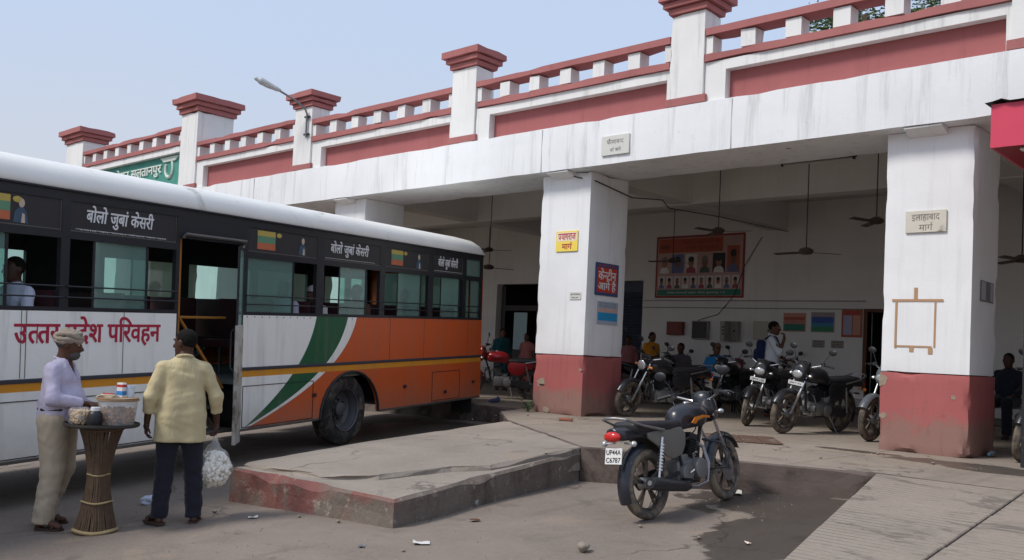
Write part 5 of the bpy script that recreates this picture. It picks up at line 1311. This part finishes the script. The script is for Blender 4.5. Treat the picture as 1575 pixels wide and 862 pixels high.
sdf('bag_skin', lambda P: rbox(P, (0, 0, .07), (.095, .075, .07), .04)+ripple(P, .006, 1.3), (-.13, -.12, -.01), (.13, .12, .17), .010, M_film, sb)
heap(lambda p: (p[0]/.085)**4+(p[1]/.065)**4 < 1, 320, .011, M_puff, sb, 'puffed_rice', (-.08, -.06, .01), (.08, .06, .115))
jr = thing('jar', 'dark jar with white cap between the snack bag and bucket', 'jar', ont(-.055, -.15))
MB().lathe([(0, 0), (.052, 0), (.058, .02), (.058, .09), (.04, .12), (.03, .125)], 20).build('jar_body', M_black, jr); MB().lathe([(.036, .118), (.036, .15), (0, .152)], 16).build('cap', M_whiteink, jr)
TL = .225
def ontl(r, f, z=0): return ont(.11+r, -.02+f, TL+z)
ca = thing('carton', 'small red white and blue carton standing on the snack bucket', 'carton', ontl(.02, 0), (0, 0, .5))
MB().cbox((0, 0, .06), (.055, .05, .12)).build('box', pm('carton_white', (.75, .75, .74), .6), ca, bevel=.003)
MB().cbox((0, 0, .035), (.0565, .0515, .035)).build('blue_band', pm('carton_blue', srgb(60, 130, 190), .6), ca, smooth=0); MB().cbox((0, 0, .095), (.0565, .0515, .02)).build('red_band', pm('carton_red', srgb(190, 50, 50), .6), ca, smooth=0)
cu = thing('paper_cup', 'stack of pale paper cups on the snack bucket', 'paper cups', ontl(.09, .01))
for i in range(3): MB().lathe([(.026, .012*i), (.034, .075+.012*i), (.037, .078+.012*i), (.033, .077+.012*i), (.024, .014*i+.002), (0, .014*i+.002)], 18).build('cup', pm('cup_paper', srgb(200, 216, 230), .6), cu)
npz = thing('folded_paper', 'folded newspaper sheets lying on the snack bucket lid', 'newspaper', ontl(-.08, -.02), (0, 0, .4))
for i in range(3): MB().cbox((0, 0, .004+.007*i), (.16-.02*i, .10, .005), Matrix.Rotation(.25*i, 4, 'Z')).build('sheet', pm('newsprint', srgb(200, 186, 166), .85, var=.15), npz, smooth=0)
MB().cbox((.01, -.01, .030), (.10, .012, .010), Matrix.Rotation(.1, 4, 'Z')).build('red_print', pm('red_print', srgb(180, 70, 60), .7), npz, smooth=0)
# bag of popcorn hanging from the customer's hand
cw = Matrix.Translation((cp_[0], cp_[1], yardz(cp_[0], cp_[1]))) @ Matrix.Rotation(rad(160)-H90, 4, 'Z')
hand = cw @ Vector(CJ['wrR']+np.array([.0, .015, -.10])); bgp = thing('plastic_bag', 'clear plastic bag full of popcorn hanging from the customer hand', 'bag', (hand.x, hand.y, hand.z-.45))
def bagf(P):
    d = smin(ell(P, (0, 0, .16), (.18, .15, .17)), seg(P, (0, 0, .27), (0, 0, .40), .075, .018), k=.08); return d+ripple(P, .007, .7)
sdf('bag_skin', bagf, (-.24, -.22, -.03), (.24, .22, .47), .013, M_film, bgp)
MB().tube([(-.03, 0, .38), (-.025, .0, .44), (0, 0, .465), (.025, 0, .44), (.03, 0, .38)], .008, 6).build('bag_handle', M_clear, bgp)
heap(lambda p: (p[0]/.165)**2+(p[1]/.135)**2+((p[2]-.155)/.155)**2 < 1, 800, .019, M_pop, bgp, 'popcorn', (-.17, -.14, .01), (.17, .14, .30))

# ------------------------------------------------------------------ signs, plaques and notices
def board(name, label, cat, quad_o, ux, uy, w, h, mat, t=.012, frame=None):
    """flat board: o is its lower left corner on the wall; returns the root and helper directions"""
    o = Vector(quad_o); ux = Vector(ux).normalized(); uy = Vector(uy); n = ux.cross(uy)
    root = thing(name, label, cat, tuple(o))
    M = Matrix(((ux.x, uy.x, n.x, 0), (ux.y, uy.y, n.y, 0), (ux.z, uy.z, n.z, 0), (0, 0, 0, 1))); root.matrix_world = Matrix.Translation(o) @ M
    MB().box((0, 0, .002), (w, h, t)).build('board', mat, root, bevel=.002)
    if frame:
        f = .016
        for a, b in (((-f, -f), (w+f, 0)), ((-f, h), (w+f, h+f)), ((-f, 0), (0, h)), ((w, 0), (w+f, h))): MB().box((a[0], a[1], .002), (b[0], b[1], t+.006)).build('frame_strip', frame, root, smooth=0)
    return root
XW, UP = (1, 0, 0), (0, 0, 1)
def print_(root, s, mat, x, y, w, h=None, bold=.012, z=.0128, sh=0.): return lettering(s, mat, root, (x, y, z), (1, 0, 0), (0, 1, 0), w, h, bold, sh)
def block(root, x0, y0, x1, y1, mat, z=.0125, name='print'): return MB().box((x0, y0, z-.0008), (x1, y1, z)).build(name, mat, root, smooth=0)
M_yel = pm('yellow_paper', srgb(240, 214, 92), .7, var=.08); M_pinkw = pm('pale_paper', srgb(236, 220, 200), .7)
g = board('route_sign', 'small yellow notice with red lettering high on the white pillar', 'sign', (-.665, -.006, 2.645), XW, UP, .455, .335, M_yel, .010)
block(g, .03, .17, .43, .31, M_pinkw, .0112); print_(g, 'प~यागराज', M_redink, .045, .185, .37, .11, .02, .0122); print_(g, 'मागर्'.replace('र्', '')+'^', M_redink, .13, .035, .21, .12, .02, .0112)
M_blue = pm('sign_blue', srgb(62, 82, 124), .6); M_sred = pm('sign_red', srgb(196, 66, 50), .6, var=.12)
YX = (0, 1, 0)
def right_face(X, y0, z0): return (X+.006, y0, z0)
g = board('canteen_sign', 'red canteen sign with blue border and white lettering on the pillar side', 'sign', right_face(0, .20, 1.955), YX, UP, .62, .53, M_blue, .014)
block(g, .045, .05, .575, .455, M_sred, .0150); print_(g, 'के{न}टीन', M_whiteink, .07, .255, .48, .19, .03, .0162); print_(g, 'आगे है', M_whiteink, .07, .065, .48, .19, .03, .0162); print_(g, 'उ~प रोडवेज बस {स}टेशन', M_sred, .06, .475, .5, .035, .01, .0148)
g = board('blue_poster', 'small blue and grey poster under the red canteen sign', 'poster', right_face(0, .29, 1.49), YX, UP, .56, .37, pm('poster_pale', srgb(170, 180, 196), .6), .008)
block(g, .02, .06, .54, .19, pm('poster_cyan', srgb(46, 150, 200), .55), .0092); block(g, .02, .20, .54, .26, pm('poster_rose', srgb(206, 170, 160), .6), .0092)
for i in range(3): print_(g, 'यात~ी कृपया ध{य}ान दें', M_ink, .04, .275+.028*i, .46, .018, .004, .0092)
g = board('paper_notice', 'tiny white paper notice pasted low on the white pillar front', 'notice', (-.33, -.006, 1.86), XW, UP, .23, .12, M_paper, .004)
print_(g, 'सूचना कायरालय', M_ink, .02, .065, .19, .03, .004, .0052); print_(g, 'संपक् कर', M_ink, .04, .015, .14, .03, .004, .0052)
M_stone = pm('cream_stone', srgb(204, 199, 186), .75, var=.12, dirt=srgb(140, 130, 116), dirtamt=.3); M_etch = pm('etched_grey', srgb(120, 114, 106), .8)
g = board('stone_plaque', 'cream stone plaque let into the white fascia beam', 'plaque', (.40, -.268, 4.065), XW, UP, .52, .30, pm('pale_plaque', srgb(206, 206, 200), .75, var=.1), .022)
print_(g, 'फैजाबाद', M_etch, .10, .165, .32, .09, .004, .0225); print_(g, 'को जाने', M_etch, .17, .05, .20, .07, .004, .0225)
g = board('stone_plaque', 'cream stone plaque with etched lettering on the taped pillar', 'plaque', (4.94, -.006, 2.67), XW, UP, .475, .265, M_stone, .02)
print_(g, 'इलाहाबाद', M_etch, .07, .13, .33, .09, .006, .0205); print_(g, 'माग^', M_etch, .16, .02, .16, .10, .006, .0205)
M_tape = pm('brown_tape', srgb(176, 138, 104), .55, var=.15)
t = thing('tape_frame', 'brown parcel tape outline left on the white pillar', 'tape', (4.8, -.006, 1.2))
for a, b in (((.0, .63), (.60, .66)), ((.04, .06), (.065, .63)), ((.50, .08), (.52, .63)), ((.06, .075), (.48, .095)), ((.26, .661), (.30, .80)), ((.22, .02), (.27, .074)), ((.44, .0), (.49, .074))):
    MB().box((a[0], -.003, a[1]), (b[0], -.001, b[1])).build('tape_strip', M_tape, t, smooth=0)
g = board('torn_notice', 'torn grey paper notices on the shaded pillar side', 'notice', right_face(5.713, .30, 1.86), YX, UP, .52, .25, pm('torn_grey', srgb(120, 122, 130), .8, var=.3), .004)
block(g, .03, .02, .20, .24, pm('torn_pale', srgb(170, 172, 178), .8), .0052); block(g, .24, .02, .30, .24, M_etch, .0052); block(g, .40, .02, .49, .24, pm('torn_pale', srgb(170, 172, 178), .8), .0052)
# rear wall notices
YP = YW-.004
def wallboard(name, label, cat, x0, x1, z0, z1, mat, t=.012, frame=None): return board(name, label, cat, (x0, YP, z0), XW, UP, x1-x0, z1-z0, mat, t, frame)
M_ban = [pm('banner_orange', srgb(168, 84, 58), .6, var=.15), pm('banner_rose', srgb(178, 146, 138), .6, var=.15), pm('banner_green', srgb(44, 116, 98), .6), pm('banner_red', srgb(140, 56, 52), .6), pm('banner_white', srgb(204, 194, 190), .6)]
g = wallboard('printed_banner', 'large orange and green printed banner with rows of portraits on the rear wall', 'banner', -3.74, -1.32, 2.44, 3.95, M_ban[3], .012)
block(g, .05, .05, 2.37, 1.46, M_ban[1], .0132); block(g, .07, .06, 2.35, .20, M_ban[2], .0145); block(g, .07, 1.10, 1.85, 1.44, M_ban[0], .0145)
print_(g, 'रोडवेज कमरचारी संयु{क}त पिरषद सुलतानपुर {श}ेत~', M_ban[4], .35, .09, 1.6, .07, .014, .0158)
print_(g, 'रोडवेज कमरचारी संघ', M_ban[3], .75, 1.30, 1.05, .11, .014, .0158); print_(g, 'शाखा सुलतानपुर', M_ban[3], .85, 1.14, .9, .10, .014, .0158); print_(g, 'भारत', M_ink, .14, 1.18, .25, .10, .01, .0158)
M_tones = [pm('print_skin_a', srgb(150, 108, 84), .6), pm('print_skin_b', srgb(120, 84, 66), .6)]; M_cl = [pm('print_cloth_%d' % i, c, .6) for i, c in enumerate((srgb(214, 208, 204), srgb(96, 104, 140), srgb(150, 70, 84), srgb(70, 90, 84)))]
def portrait(root, x, y, w, h, back, i):
    block(root, x, y, x+w, y+h, back, .0150, 'portrait_ground')
    m = MB(); m.prism([(x+w*.08, y), (x+w*.92, y), (x+w*.86, y+h*.22), (x+w*.62, y+h*.34), (x+w*.38, y+h*.34), (x+w*.14, y+h*.22)], .0152, .0160, 'z'); m.build('portrait_shoulders', M_cl[i % 4], root, smooth=0)
    MB().ball((x+w*.5, y+h*.55, .0162), (w*.24, h*.25, .0015), 14, 6).build('portrait_head', M_tones[i % 2], root); MB().ball((x+w*.5, y+h*.72, .0172), (w*.25, h*.15, .0015), 14, 6).build('portrait_hair', M_ink if i % 3 else M_etch, root)
for i in range(6): portrait(g, .09+.375*i, .60, .33, .46 if i < 5 else .62, (M_ban[1], M_cl[1], M_ban[4], M_ban[1], M_ink, M_ban[0])[i], i)
for i in range(10): portrait(g, .09+.224*i, .23, .19, .30, M_ban[4], i+1)
M_box1 = pm('rust_red_box', srgb(120, 62, 50), .6, var=.2); M_box2 = pm('grey_steel_box', srgb(150, 148, 142), .5, .3, var=.15, dirt=DUST, dirtamt=.3); M_boxd = pm('dark_box_inside', srgb(70, 70, 70), .7)
def wbox(label, x0, x1, z0, z1, mat, d=.12, kind=0):
    r = thing('meter_box', label, 'electrical box', (x0, YP, z0)); w, h = x1-x0, z1-z0
    MB().box((0, -d, 0), (w, 0, h)).build('case', mat, r, bevel=.006)
    MB().box((.02, -d-.010, .02), (w-.02, -d-.0005, h-.02)).build('door', mat if kind != 1 else M_boxd, r, bevel=.003); MB().cbox((w*.85, -d-.018, h*.5), (.03, .016, .05)).build('latch', M_darkmetal, r)
    if kind == 2:
        for i in range(3):
            for j in range(2): MB().cbox((w*(.2+.16*j), -d-.014, h*(.35+.17*i)), (.05, .008, .04)).build('switch', M_boxd, r, smooth=0)
        MB().box((w*.62, -d-.30, .01), (w*.64, -d-.011, h-.01)).build('open_flap', mat, r, smooth=0)
wbox('rust red meter box on the rear wall', -3.29, -2.85, 1.54, 1.86, M_box1)
wbox('open grey meter box with dark inside on the rear wall', -2.6, -2.17, 1.46, 1.89, M_box2, .10, 1)
wbox('steel switch box with open flap on the rear wall', -1.81, -1.36, 1.44, 1.89, M_box2, .16, 2)
wbox('flat cream box cover on the rear wall by the youth', -1.02, -.57, 1.49, 1.90, pm('cream_box', srgb(176, 172, 158), .6, var=.1), .06)
g = wallboard('wall_poster', 'pink and green poster on the rear wall beside the youth head', 'poster', -.32, .20, 1.69, 2.10, pm('poster_salmon', srgb(190, 130, 116), .6))
block(g, .02, .02, .50, .17, M_ban[2]); block(g, .02, .26, .50, .32, M_ban[0])
for i in range(3): print_(g, 'सफ़ाई रखें यात~ी गण', M_ink, .04, .19+.025*i, .42, .016, .004)
g = wallboard('wall_poster', 'blue and green landscape poster on the rear wall', 'poster', .32, .84, 1.69, 2.12, pm('poster_grey', srgb(150, 140, 140), .6))
block(g, .02, .02, .50, .12, pm('p_green', srgb(60, 130, 90), .6)); block(g, .02, .12, .50, .20, pm('p_teal', srgb(60, 130, 160), .6)); block(g, .02, .20, .50, .33, pm('p_blue', srgb(58, 86, 160), .6))
g = wallboard('wall_poster', 'orange framed notice with pale panel on the rear wall beside the door', 'poster', 1.0, 1.44, 1.60, 2.18, M_ban[0])
block(g, .04, .05, .22, .46, pm('p_lilac', srgb(160, 160, 190), .6)); block(g, .24, .05, .40, .46, pm('p_rose', srgb(190, 140, 120), .6)); print_(g, 'समय सारणी', M_redink, .06, .49, .32, .06, .012)
for i in range(2):
    g = wallboard('stencil_notice', ('faded grey stencilled notice under the blue and green landscape poster', 'faded grey stencilled notice under the gap beside the orange framed notice')[i], 'notice', .36+.42*i, .64+.42*i, 1.36, 1.52, pm('faded_notice', srgb(150, 146, 138), .8), .006); g['group'] = 'faded stencil notices'
    for j in range(3): print_(g, ('पेय जल', 'शौचालय', 'बाहर')[j], M_ink, .03, .015+.047*j, .21, .03, .006, .0066)
g = board('wall_poster', 'tall red and blue printed poster on the wall beyond the right hand pillar', 'poster', (4.85+.5, YP, 1.35), XW, UP, .60, 1.25, pm('poster_cream', srgb(180, 160, 150), .6), .01)
block(g, .03, .62, .57, 1.2, M_ban[1], .0105); block(g, .03, .03, .57, .25, M_blue, .0105); print_(g, 'उ{त}तर प~देश', M_redink, .06, .9, .48, .12, .012, .0112); print_(g, 'पिरवहन', M_redink, .1, .7, .4, .12, .012, .0112)
# conduits and cables
cn = thing('wall_conduit', 'thin double conduit running along the rear wall below the banner', 'conduit', (0, YP, 2.38))
for dz in (0, -.17): MB().tube([(-4.05, -.015, dz), (1.5, -.015, dz-.02)], .010, 6).build('pipe', M_box2, cn)
def cable(label, pts, r=.012, sag=0.):
    c = thing('cable', label, 'cable', tuple(pts[0])); o = Vector(pts[0]); MB().tube([tuple(Vector(p)-o) for p in pts], r, 6).build('wire', M_cable, c)
a = onY(872, 268, -.10); cable('black cable sagging from the pillar top along the ceiling beam', [(-.45, -.10, 3.90), (-.25, -.03, 3.84), (.02, .1, 3.78), (.03, 1.1, 3.66), (-.1, 2.2, 3.80), (-.22, 2.6, 3.72), (-.24, 4.5, 3.82), (-.25, 7.4, 3.90)], .010)
cable('thin wire hanging down the rear wall beside the banner', [(-.9, YP-.02, 3.82), (-1.3, YP-.02, 3.2), (-1.55, YP-.02, 2.5), (-1.95, YP-.02, 2.05), (-2.4, YP-.03, 1.93), (-2.5, YP-.03, 1.88)], .008)

# ------------------------------------------------------------------ ceiling fans, tube light, street lamp, canopy
def fan(label, px, py, Y, a0, ztop=4.549, span=.58):
    p = onY(px, py, Y); z = p[2]
    f = thing('ceiling_fan', label, 'ceiling fan', (p[0], Y, z), (0, 0, a0), 'ceiling fans in the hall')
    MB().cyl((0, 0, .05), (0, 0, ztop-z), .009, 8).build('down_rod', M_cable, f)
    MB().lathe([(0, .07), (.05, .07), (.11, .035), (.115, 0), (.08, -.035), (0, -.045)], 20).build('motor', pm('fan_brown', srgb(70, 60, 54), .5, var=.2), f)
    for i in range(3): MB().box((.10, -.055, -.006), (span, .055, .0), Matrix.Rotation(i*2*math.pi/3, 4, 'Z') @ Matrix.Rotation(.18, 4, 'X')).build('blade', pm('fan_blade', srgb(84, 74, 66), .5, var=.2), f, bevel=.002)
fan('ceiling fan with pale motor hanging in front of the banner', 1105, 356, 3.2, .3)
fan('ceiling fan hanging low over the row of motorcycles', 1240, 388, 2.2, 0.9)
fan('ceiling fan just left of the taped pillar', 1348, 341, 3.1, .2)
fan('ceiling fan in front of the left half of the banner', 1035, 402, 6.0, 1.3)
fan('upper ceiling fan behind the bus roof corner', 752, 385, 5.0, .5)
fan('lower ceiling fan behind the bus roof corner', 752, 412, 3.0, 1.1)
fan('ceiling fan in the dark bay under the red canopy', 1572, 400, 3.0, .3)
tl = thing('tube_light', 'unlit tube light fitting under the front beam', 'tube light', (2.72, 1.08, 3.95))
MB().box((0, 0, 0), (1.12, .05, .035)).build('batten', pm('dusty_batten', srgb(110, 104, 96), .6), tl, bevel=.004); MB().cyl((.04, -.01, -.02), (1.08, -.01, -.02), .014, 10).build('tube', pm('dull_tube', srgb(150, 148, 140), .4), tl)
for x in (.02, 1.10): MB().cbox((x, -.01, -.015), (.03, .04, .05)).build('end_cap', M_darkmetal, tl)
cap_ = thing('ceiling_rose', 'small round lamp holder under the fascia edge', 'lamp holder', tuple(onY(1213, 224, .1)))
MB().lathe([(0, .06), (.06, .05), (.075, .0), (.05, -.04), (0, -.05)], 18).build('holder', pm('rose_grey', srgb(140, 138, 132), .6), cap_)
lp = onY(464, 200, -.29); LAMP = thing('street_lamp', 'grey street lamp on a bent arm fixed to the parapet pier', 'street lamp', (-7.60, -.29, 5.35))
M_galv = pm('galvanised', srgb(126, 128, 130), .5, .5, var=.2)
MB().tube([(0, 0, 0), (0, 0, .50), (-.02, -.05, .62), (-.12, -.22, .76), (-.30, -.52, .93)], .022, 8).build('arm', M_galv, LAMP)
for z in (.06, .44): MB().cbox((0, .012, z), (.16, .05, .035)).build('clamp', M_darkmetal, LAMP)
def lampf(P): return smin(seg(P, (-.30, -.52, .94), (-.50, -.84, 1.09), .04, .08), seg(P, (-.34, -.58, .96), (-.56, -.94, 1.13), .045, .045), k=.03)
sdf('lamp_head', lampf, (-.85, -1.3, .8), (-.2, -.4, 1.36), .018, pm('lamp_shell_grey', srgb(176, 180, 182), .45, var=.1), LAMP)
MB().ball((0, 0, 0), (.16, .062, .03), 14, 6, 0, Matrix.Translation((-.45, -.76, 1.0)) @ Matrix.Rotation(math.atan2(-.5, -.32), 4, 'Z') @ Matrix.Rotation(-.36, 4, 'Y')).build('lamp_lens', M_lamp, LAMP)
# red sheet canopy of the stall at the right
c0 = onY(1523, 228, -1.6); CZ0 = c0[2]; CZ1 = onY(1522, 162, -1.6)[2]
cn = thing('stall_canopy', 'pink red sheet metal stall canopy jutting out beyond the right hand pillar', 'canopy', (c0[0], -1.6, CZ0))
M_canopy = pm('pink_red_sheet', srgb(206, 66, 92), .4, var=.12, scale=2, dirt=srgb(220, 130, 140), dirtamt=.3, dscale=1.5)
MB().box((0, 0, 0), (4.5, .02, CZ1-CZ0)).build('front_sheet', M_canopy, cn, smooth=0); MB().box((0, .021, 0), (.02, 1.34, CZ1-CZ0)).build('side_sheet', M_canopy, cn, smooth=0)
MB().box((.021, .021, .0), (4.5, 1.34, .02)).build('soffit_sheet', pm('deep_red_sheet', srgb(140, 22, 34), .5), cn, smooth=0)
cr = MB(); n = 60
for i in range(n): 
    x0, x1 = -.05+4.6*i/n, -.05+4.6*(i+1)/n; z0, z1 = [CZ1-CZ0+.012+.035*max(0, math.sin(x*2*math.pi/.32))**2 for x in (x0, x1)]
    cr.add([(x0, -.05, z0), (x1, -.05, z1), (x1, 1.33, z1+.03), (x0, 1.33, z0+.03)], [(0, 1, 2, 3)])
cr.build('corrugated_roof', M_darkmetal, cn, 80)
MB().cbox((.35, .14, -.016), (.22, .08, .03)).build('lamp_fitting', M_whiteink, cn, bevel=.01)
for x in (.06, 4.3): MB().cyl((x, 1.29, -CZ0+.0), (x, 1.29, .0), .03, 10).build('post', M_darkmetal, cn)

# ------------------------------------------------------------------ litter, stones, a weed
def litter(name, label, cat, px, py, fn, z0=None, group=None):
    p = onyard(px, py) if z0 is None else onz(px, py, z0)
    t = thing(name, label, cat, (p[0], p[1], p[2]+.004), (0, 0, random.uniform(0, 6)), group); fn(t); return t
def scrap(w, mat):
    def f(t):
        n = 4; vs = [((i/n-.5)*w+random.uniform(-.1, .1)*w/n, (j/n-.5)*w*.7, .004+random.uniform(0, .25)*w*abs(i/n-.5)+random.uniform(0, .01)) for j in range(n+1) for i in range(n+1)]
        m = MB(); m.add(vs, [(j*(n+1)+i, j*(n+1)+i+1, (j+1)*(n+1)+i+1, (j+1)*(n+1)+i) for j in range(n) for i in range(n)]); m.build('sheet', mat, t, 60)
    return f
def rock(r, mat):
    def f(t): sdf('rock', lambda P: ell(P, (0, 0, r*.62), (r, r*.8, r*.7))+.12*r*np.sin(P[:, 0]*30/r*.1+2)*np.sin(P[:, 1]*40*.1/r)+.1*r*np.sin(P[:, 2]*5/r), (-1.3*r, -1.2*r, -.2*r), (1.3*r, 1.2*r, 1.6*r), r*.14, mat, t, 0)
    return f
M_rock = pm('broken_concrete', srgb(138, 128, 116), .9, var=.3, bump=.6, bscale=50)
litter('stone', 'rough grey lump of concrete lying alone on the yard', 'stone', 897, 850, rock(.055, M_rock))
for i, (x, y, lab) in enumerate(((648, 838, 'crumpled white paper scrap lying on the yard in front of the platform corner'), (556, 843, 'tiny silver wrapper on the yard near the platform corner'), (389, 798, 'pale paper scrap under the popcorn bag side of the platform'), (885, 738, 'brown and white litter at the foot of the platform kerb'), (895, 733, 'torn red packet in the bay corner'), (1148, 755, 'crushed white packet by the lone motorcycle front wheel'), (1130, 760, 'dusty paper strip by the lone motorcycle front wheel'), (730, 802, 'brown leaf scrap on the yard'), (1150, 838, 'small pink wrapper at the edge of the wet patch'))):
    litter('paper_scrap', lab, 'litter', x, y, scrap((.13, .07, .08, .12, .08, .12, .2, .09, .05)[i], (M_paper, M_steel, M_paper, M_wood, M_redink, M_paper, M_stone, M_wood, M_pinkw)[i]))
litter('cloth_bag', 'blue white plastic bag dropped on the ground behind the customer', 'bag', 232, 776, lambda t: sdf('bag_skin', lambda P: ell(P, (0, 0, .035), (.10, .06, .045))+ripple(P, .008, 1.5), (-.14, -.1, -.01), (.14, .1, .1), .011, pm('pale_blue_bag', srgb(190, 200, 220), .5), t))
def bottle(t):
    M = Matrix.Translation((0, 0, .035)) @ Matrix.Rotation(math.pi/2, 4, 'Y')
    MB().lathe([(0, -.11), (.03, -.11), (.034, -.10), (.034, .05), (.015, .10), (.013, .125), (0, .126)], 16, M).build('bottle_body', M_clear, t); MB().lathe([(.0345, -.04), (.0345, .03)], 16, M).build('label', pm('bottle_label', srgb(80, 150, 190), .5), t); MB().lathe([(.016, .12), (.016, .14), (0, .141)], 12, M).build('cap', pm('bottle_cap', srgb(90, 160, 200), .5), t)
litter('plastic_bottle', 'empty plastic bottle with blue label at the shaded pillar foot', 'bottle', 1524, 703, bottle, 0)
litter('plastic_bottle', 'crushed clear bottle with reddish label at the platform kerb', 'bottle', 718, 779, bottle)
litter('shoe', 'lost blue and white shoe on the floor behind the bus', 'shoe', 760, 620, lambda t: sdf('upper', lambda P: np.maximum(smin(seg(P, (-.09, 0, .05), (.09, 0, .035), .04, .035), seg(P, (-.09, 0, .05), (-.09, 0, .085), .035, .032), k=.03), .002-P[:, 2]), (-.15, -.07, -.01), (.15, .07, .14), .010, pm('navy_shoe', srgb(70, 76, 110), .6), t), 0)
litter('brick', 'broken red brick piece lying at the pillar foot', 'brick', 870, 648, lambda t: MB().cbox((0, 0, .02), (.20, .09, .04)).build('brick_body', pm('brick_red', srgb(150, 96, 78), .9, bump=.5), t, bevel=.008), 0)
for i, (x, y) in enumerate(((330, 790), (700, 720), (1013, 690), (460, 797), (812, 640), (840, 700), (1075, 830), (1350, 700), (1435, 715), (620, 850), (520, 805), (1262, 706), (985, 812))):
    litter('pebble', 'small grey pebble on the dusty concrete', 'pebble', x, y, rock(random.uniform(.012, .022), M_rock), 0 if (y < 720 and x > 690) else None, 'scattered pebbles')
M_leaf = pm('weed_green', srgb(70, 92, 48), .7, var=.4, scale=30)
wp = onz(812, 634, 0); wd_ = thing('weed', 'small green weed growing at the foot of the red and white pillar', 'weed', (wp[0], wp[1], 0))
for i in range(26):
    a = random.uniform(0, 6.28); r = random.uniform(.02, .12); h = random.uniform(.05, .20); w = .022
    M = Matrix.Translation((r*math.cos(a), r*math.sin(a), h)) @ Matrix.Rotation(a, 4, 'Z') @ Matrix.Rotation(random.uniform(-.8, .8), 4, 'Y')
    MB().add([(-.03, 0, 0), (0, -w, .005), (.045, 0, -.01), (0, w, .005)], [(0, 1, 2, 3)], 0, M).tube([(0, 0, 0), (r*.6*math.cos(a), r*.6*math.sin(a), h*.7), (r*math.cos(a), r*math.sin(a), h)], .003, 4).build('leaf', M_leaf, wd_)

# ------------------------------------------------------------------ tree behind the hall roof
def tree(label, x, y, zc, r, seed, h0=-.1):
    rnd = random.Random(seed); t = thing('tree', label, 'tree', (x, y, h0), (0, 0, 0), 'trees behind the station')
    tips = []; tk = MB(); tk.tube([(0, 0, 0), (.15, .1, zc*.3), (-.1, .2, zc*.6), (.1, 0, zc*.85)], [.32, .26, .2, .14], 10)
    for i in range(11):
        a = i*2.4+rnd.uniform(-.3, .3); z0 = zc*rnd.uniform(.55, .85); L = r*rnd.uniform(.6, 1.0); e = rnd.uniform(-.1, .9)
        p0 = Vector((0, .1, z0)); p2 = p0+Vector((math.cos(a)*math.cos(e), math.sin(a)*math.cos(e), math.sin(e)))*L; p1 = p0.lerp(p2, .5)+Vector((0, 0, .25)); tk.tube([p0, p1, p2], [.09, .06, .025], 6)
        for j in range(6):
            q = p1.lerp(p2, rnd.uniform(0, 1)); b = q+Vector((rnd.gauss(0, 1), rnd.gauss(0, 1), rnd.gauss(.1, .8))).normalized()*rnd.uniform(.4, 1.0); tk.tube([q, b], [.022, .008], 4); tips.append(b); tips.append(p2)
    tk.build('trunk', pm('bark', srgb(88, 76, 64), .9, var=.3, bump=.5), t)
    cr = MB()
    for b in tips:
        for _ in range(46):
            c = b+Vector((rnd.gauss(0, .36), rnd.gauss(0, .36), rnd.gauss(0, .26))); M = Matrix.Translation(c) @ Matrix.Rotation(rnd.uniform(0, 6.28), 4, 'Z') @ Matrix.Rotation(rnd.uniform(-1.2, 1.2), 4, 'X'); s = rnd.uniform(.07, .13)
            cr.add([(-s, 0, 0), (0, -s*.4, .01), (s, 0, -.02), (0, s*.4, .01)], [(0, 1, 2, 3)], 0, M)
    me = cr.mesh('crown', pm('tree_leaf', srgb(84, 106, 62), .65, var=.45, scale=3), 0, fix=False); o = link('crown', me, None, t); o['kind'] = 'stuff'
tree('leafy tree whose crown shows through the parapet gaps above the taped pillar', -4.9, 22.5, 17.0, 3.2, 3)
tree('taller leafy tree behind the right end of the roof', -2.2, 25.5, 19.0, 3.8, 5)

# loose grit swept over the yard and floor
gt = MB(); rnd = random.Random(11)
for i in range(5200):
    x = rnd.uniform(-1, 12); y = rnd.uniform(-11, -2.8) if i < 4200 else rnd.uniform(-2.6, 2.0)
    fl = y > -2.4
    if not fl and (.5 < x < 3.2 and y > -6.8 or x > 5.4 and y > -7.1): continue
    z = .002 if fl else yardz(x, y)+.012*mnoise.noise(Vector((x*.8, y*.8, 0)))
    if mnoise.noise(Vector((x*.9, y*.9, 4))) < rnd.uniform(-.5, .35): continue
    r = rnd.choice((.004, .005, .006, .008, .011)); a = rnd.uniform(0, 6)
    gt.add([(x+r*math.cos(a), y+r*math.sin(a), z-.001), (x+r*math.cos(a+2.1), y+r*math.sin(a+2.1), z-.001), (x+r*math.cos(a+4.2), y+r*math.sin(a+4.2), z-.001), (x, y, z+r*.9)], [(0, 1, 3), (1, 2, 3), (2, 0, 3)])
tag(link('grit', gt.mesh('grit', pm('grit_mix', srgb(134, 122, 110), .9, var=.6, scale=9), 0, fix=False)), 'loose grit scattered over the yard concrete', 'grit', None, 'stuff')
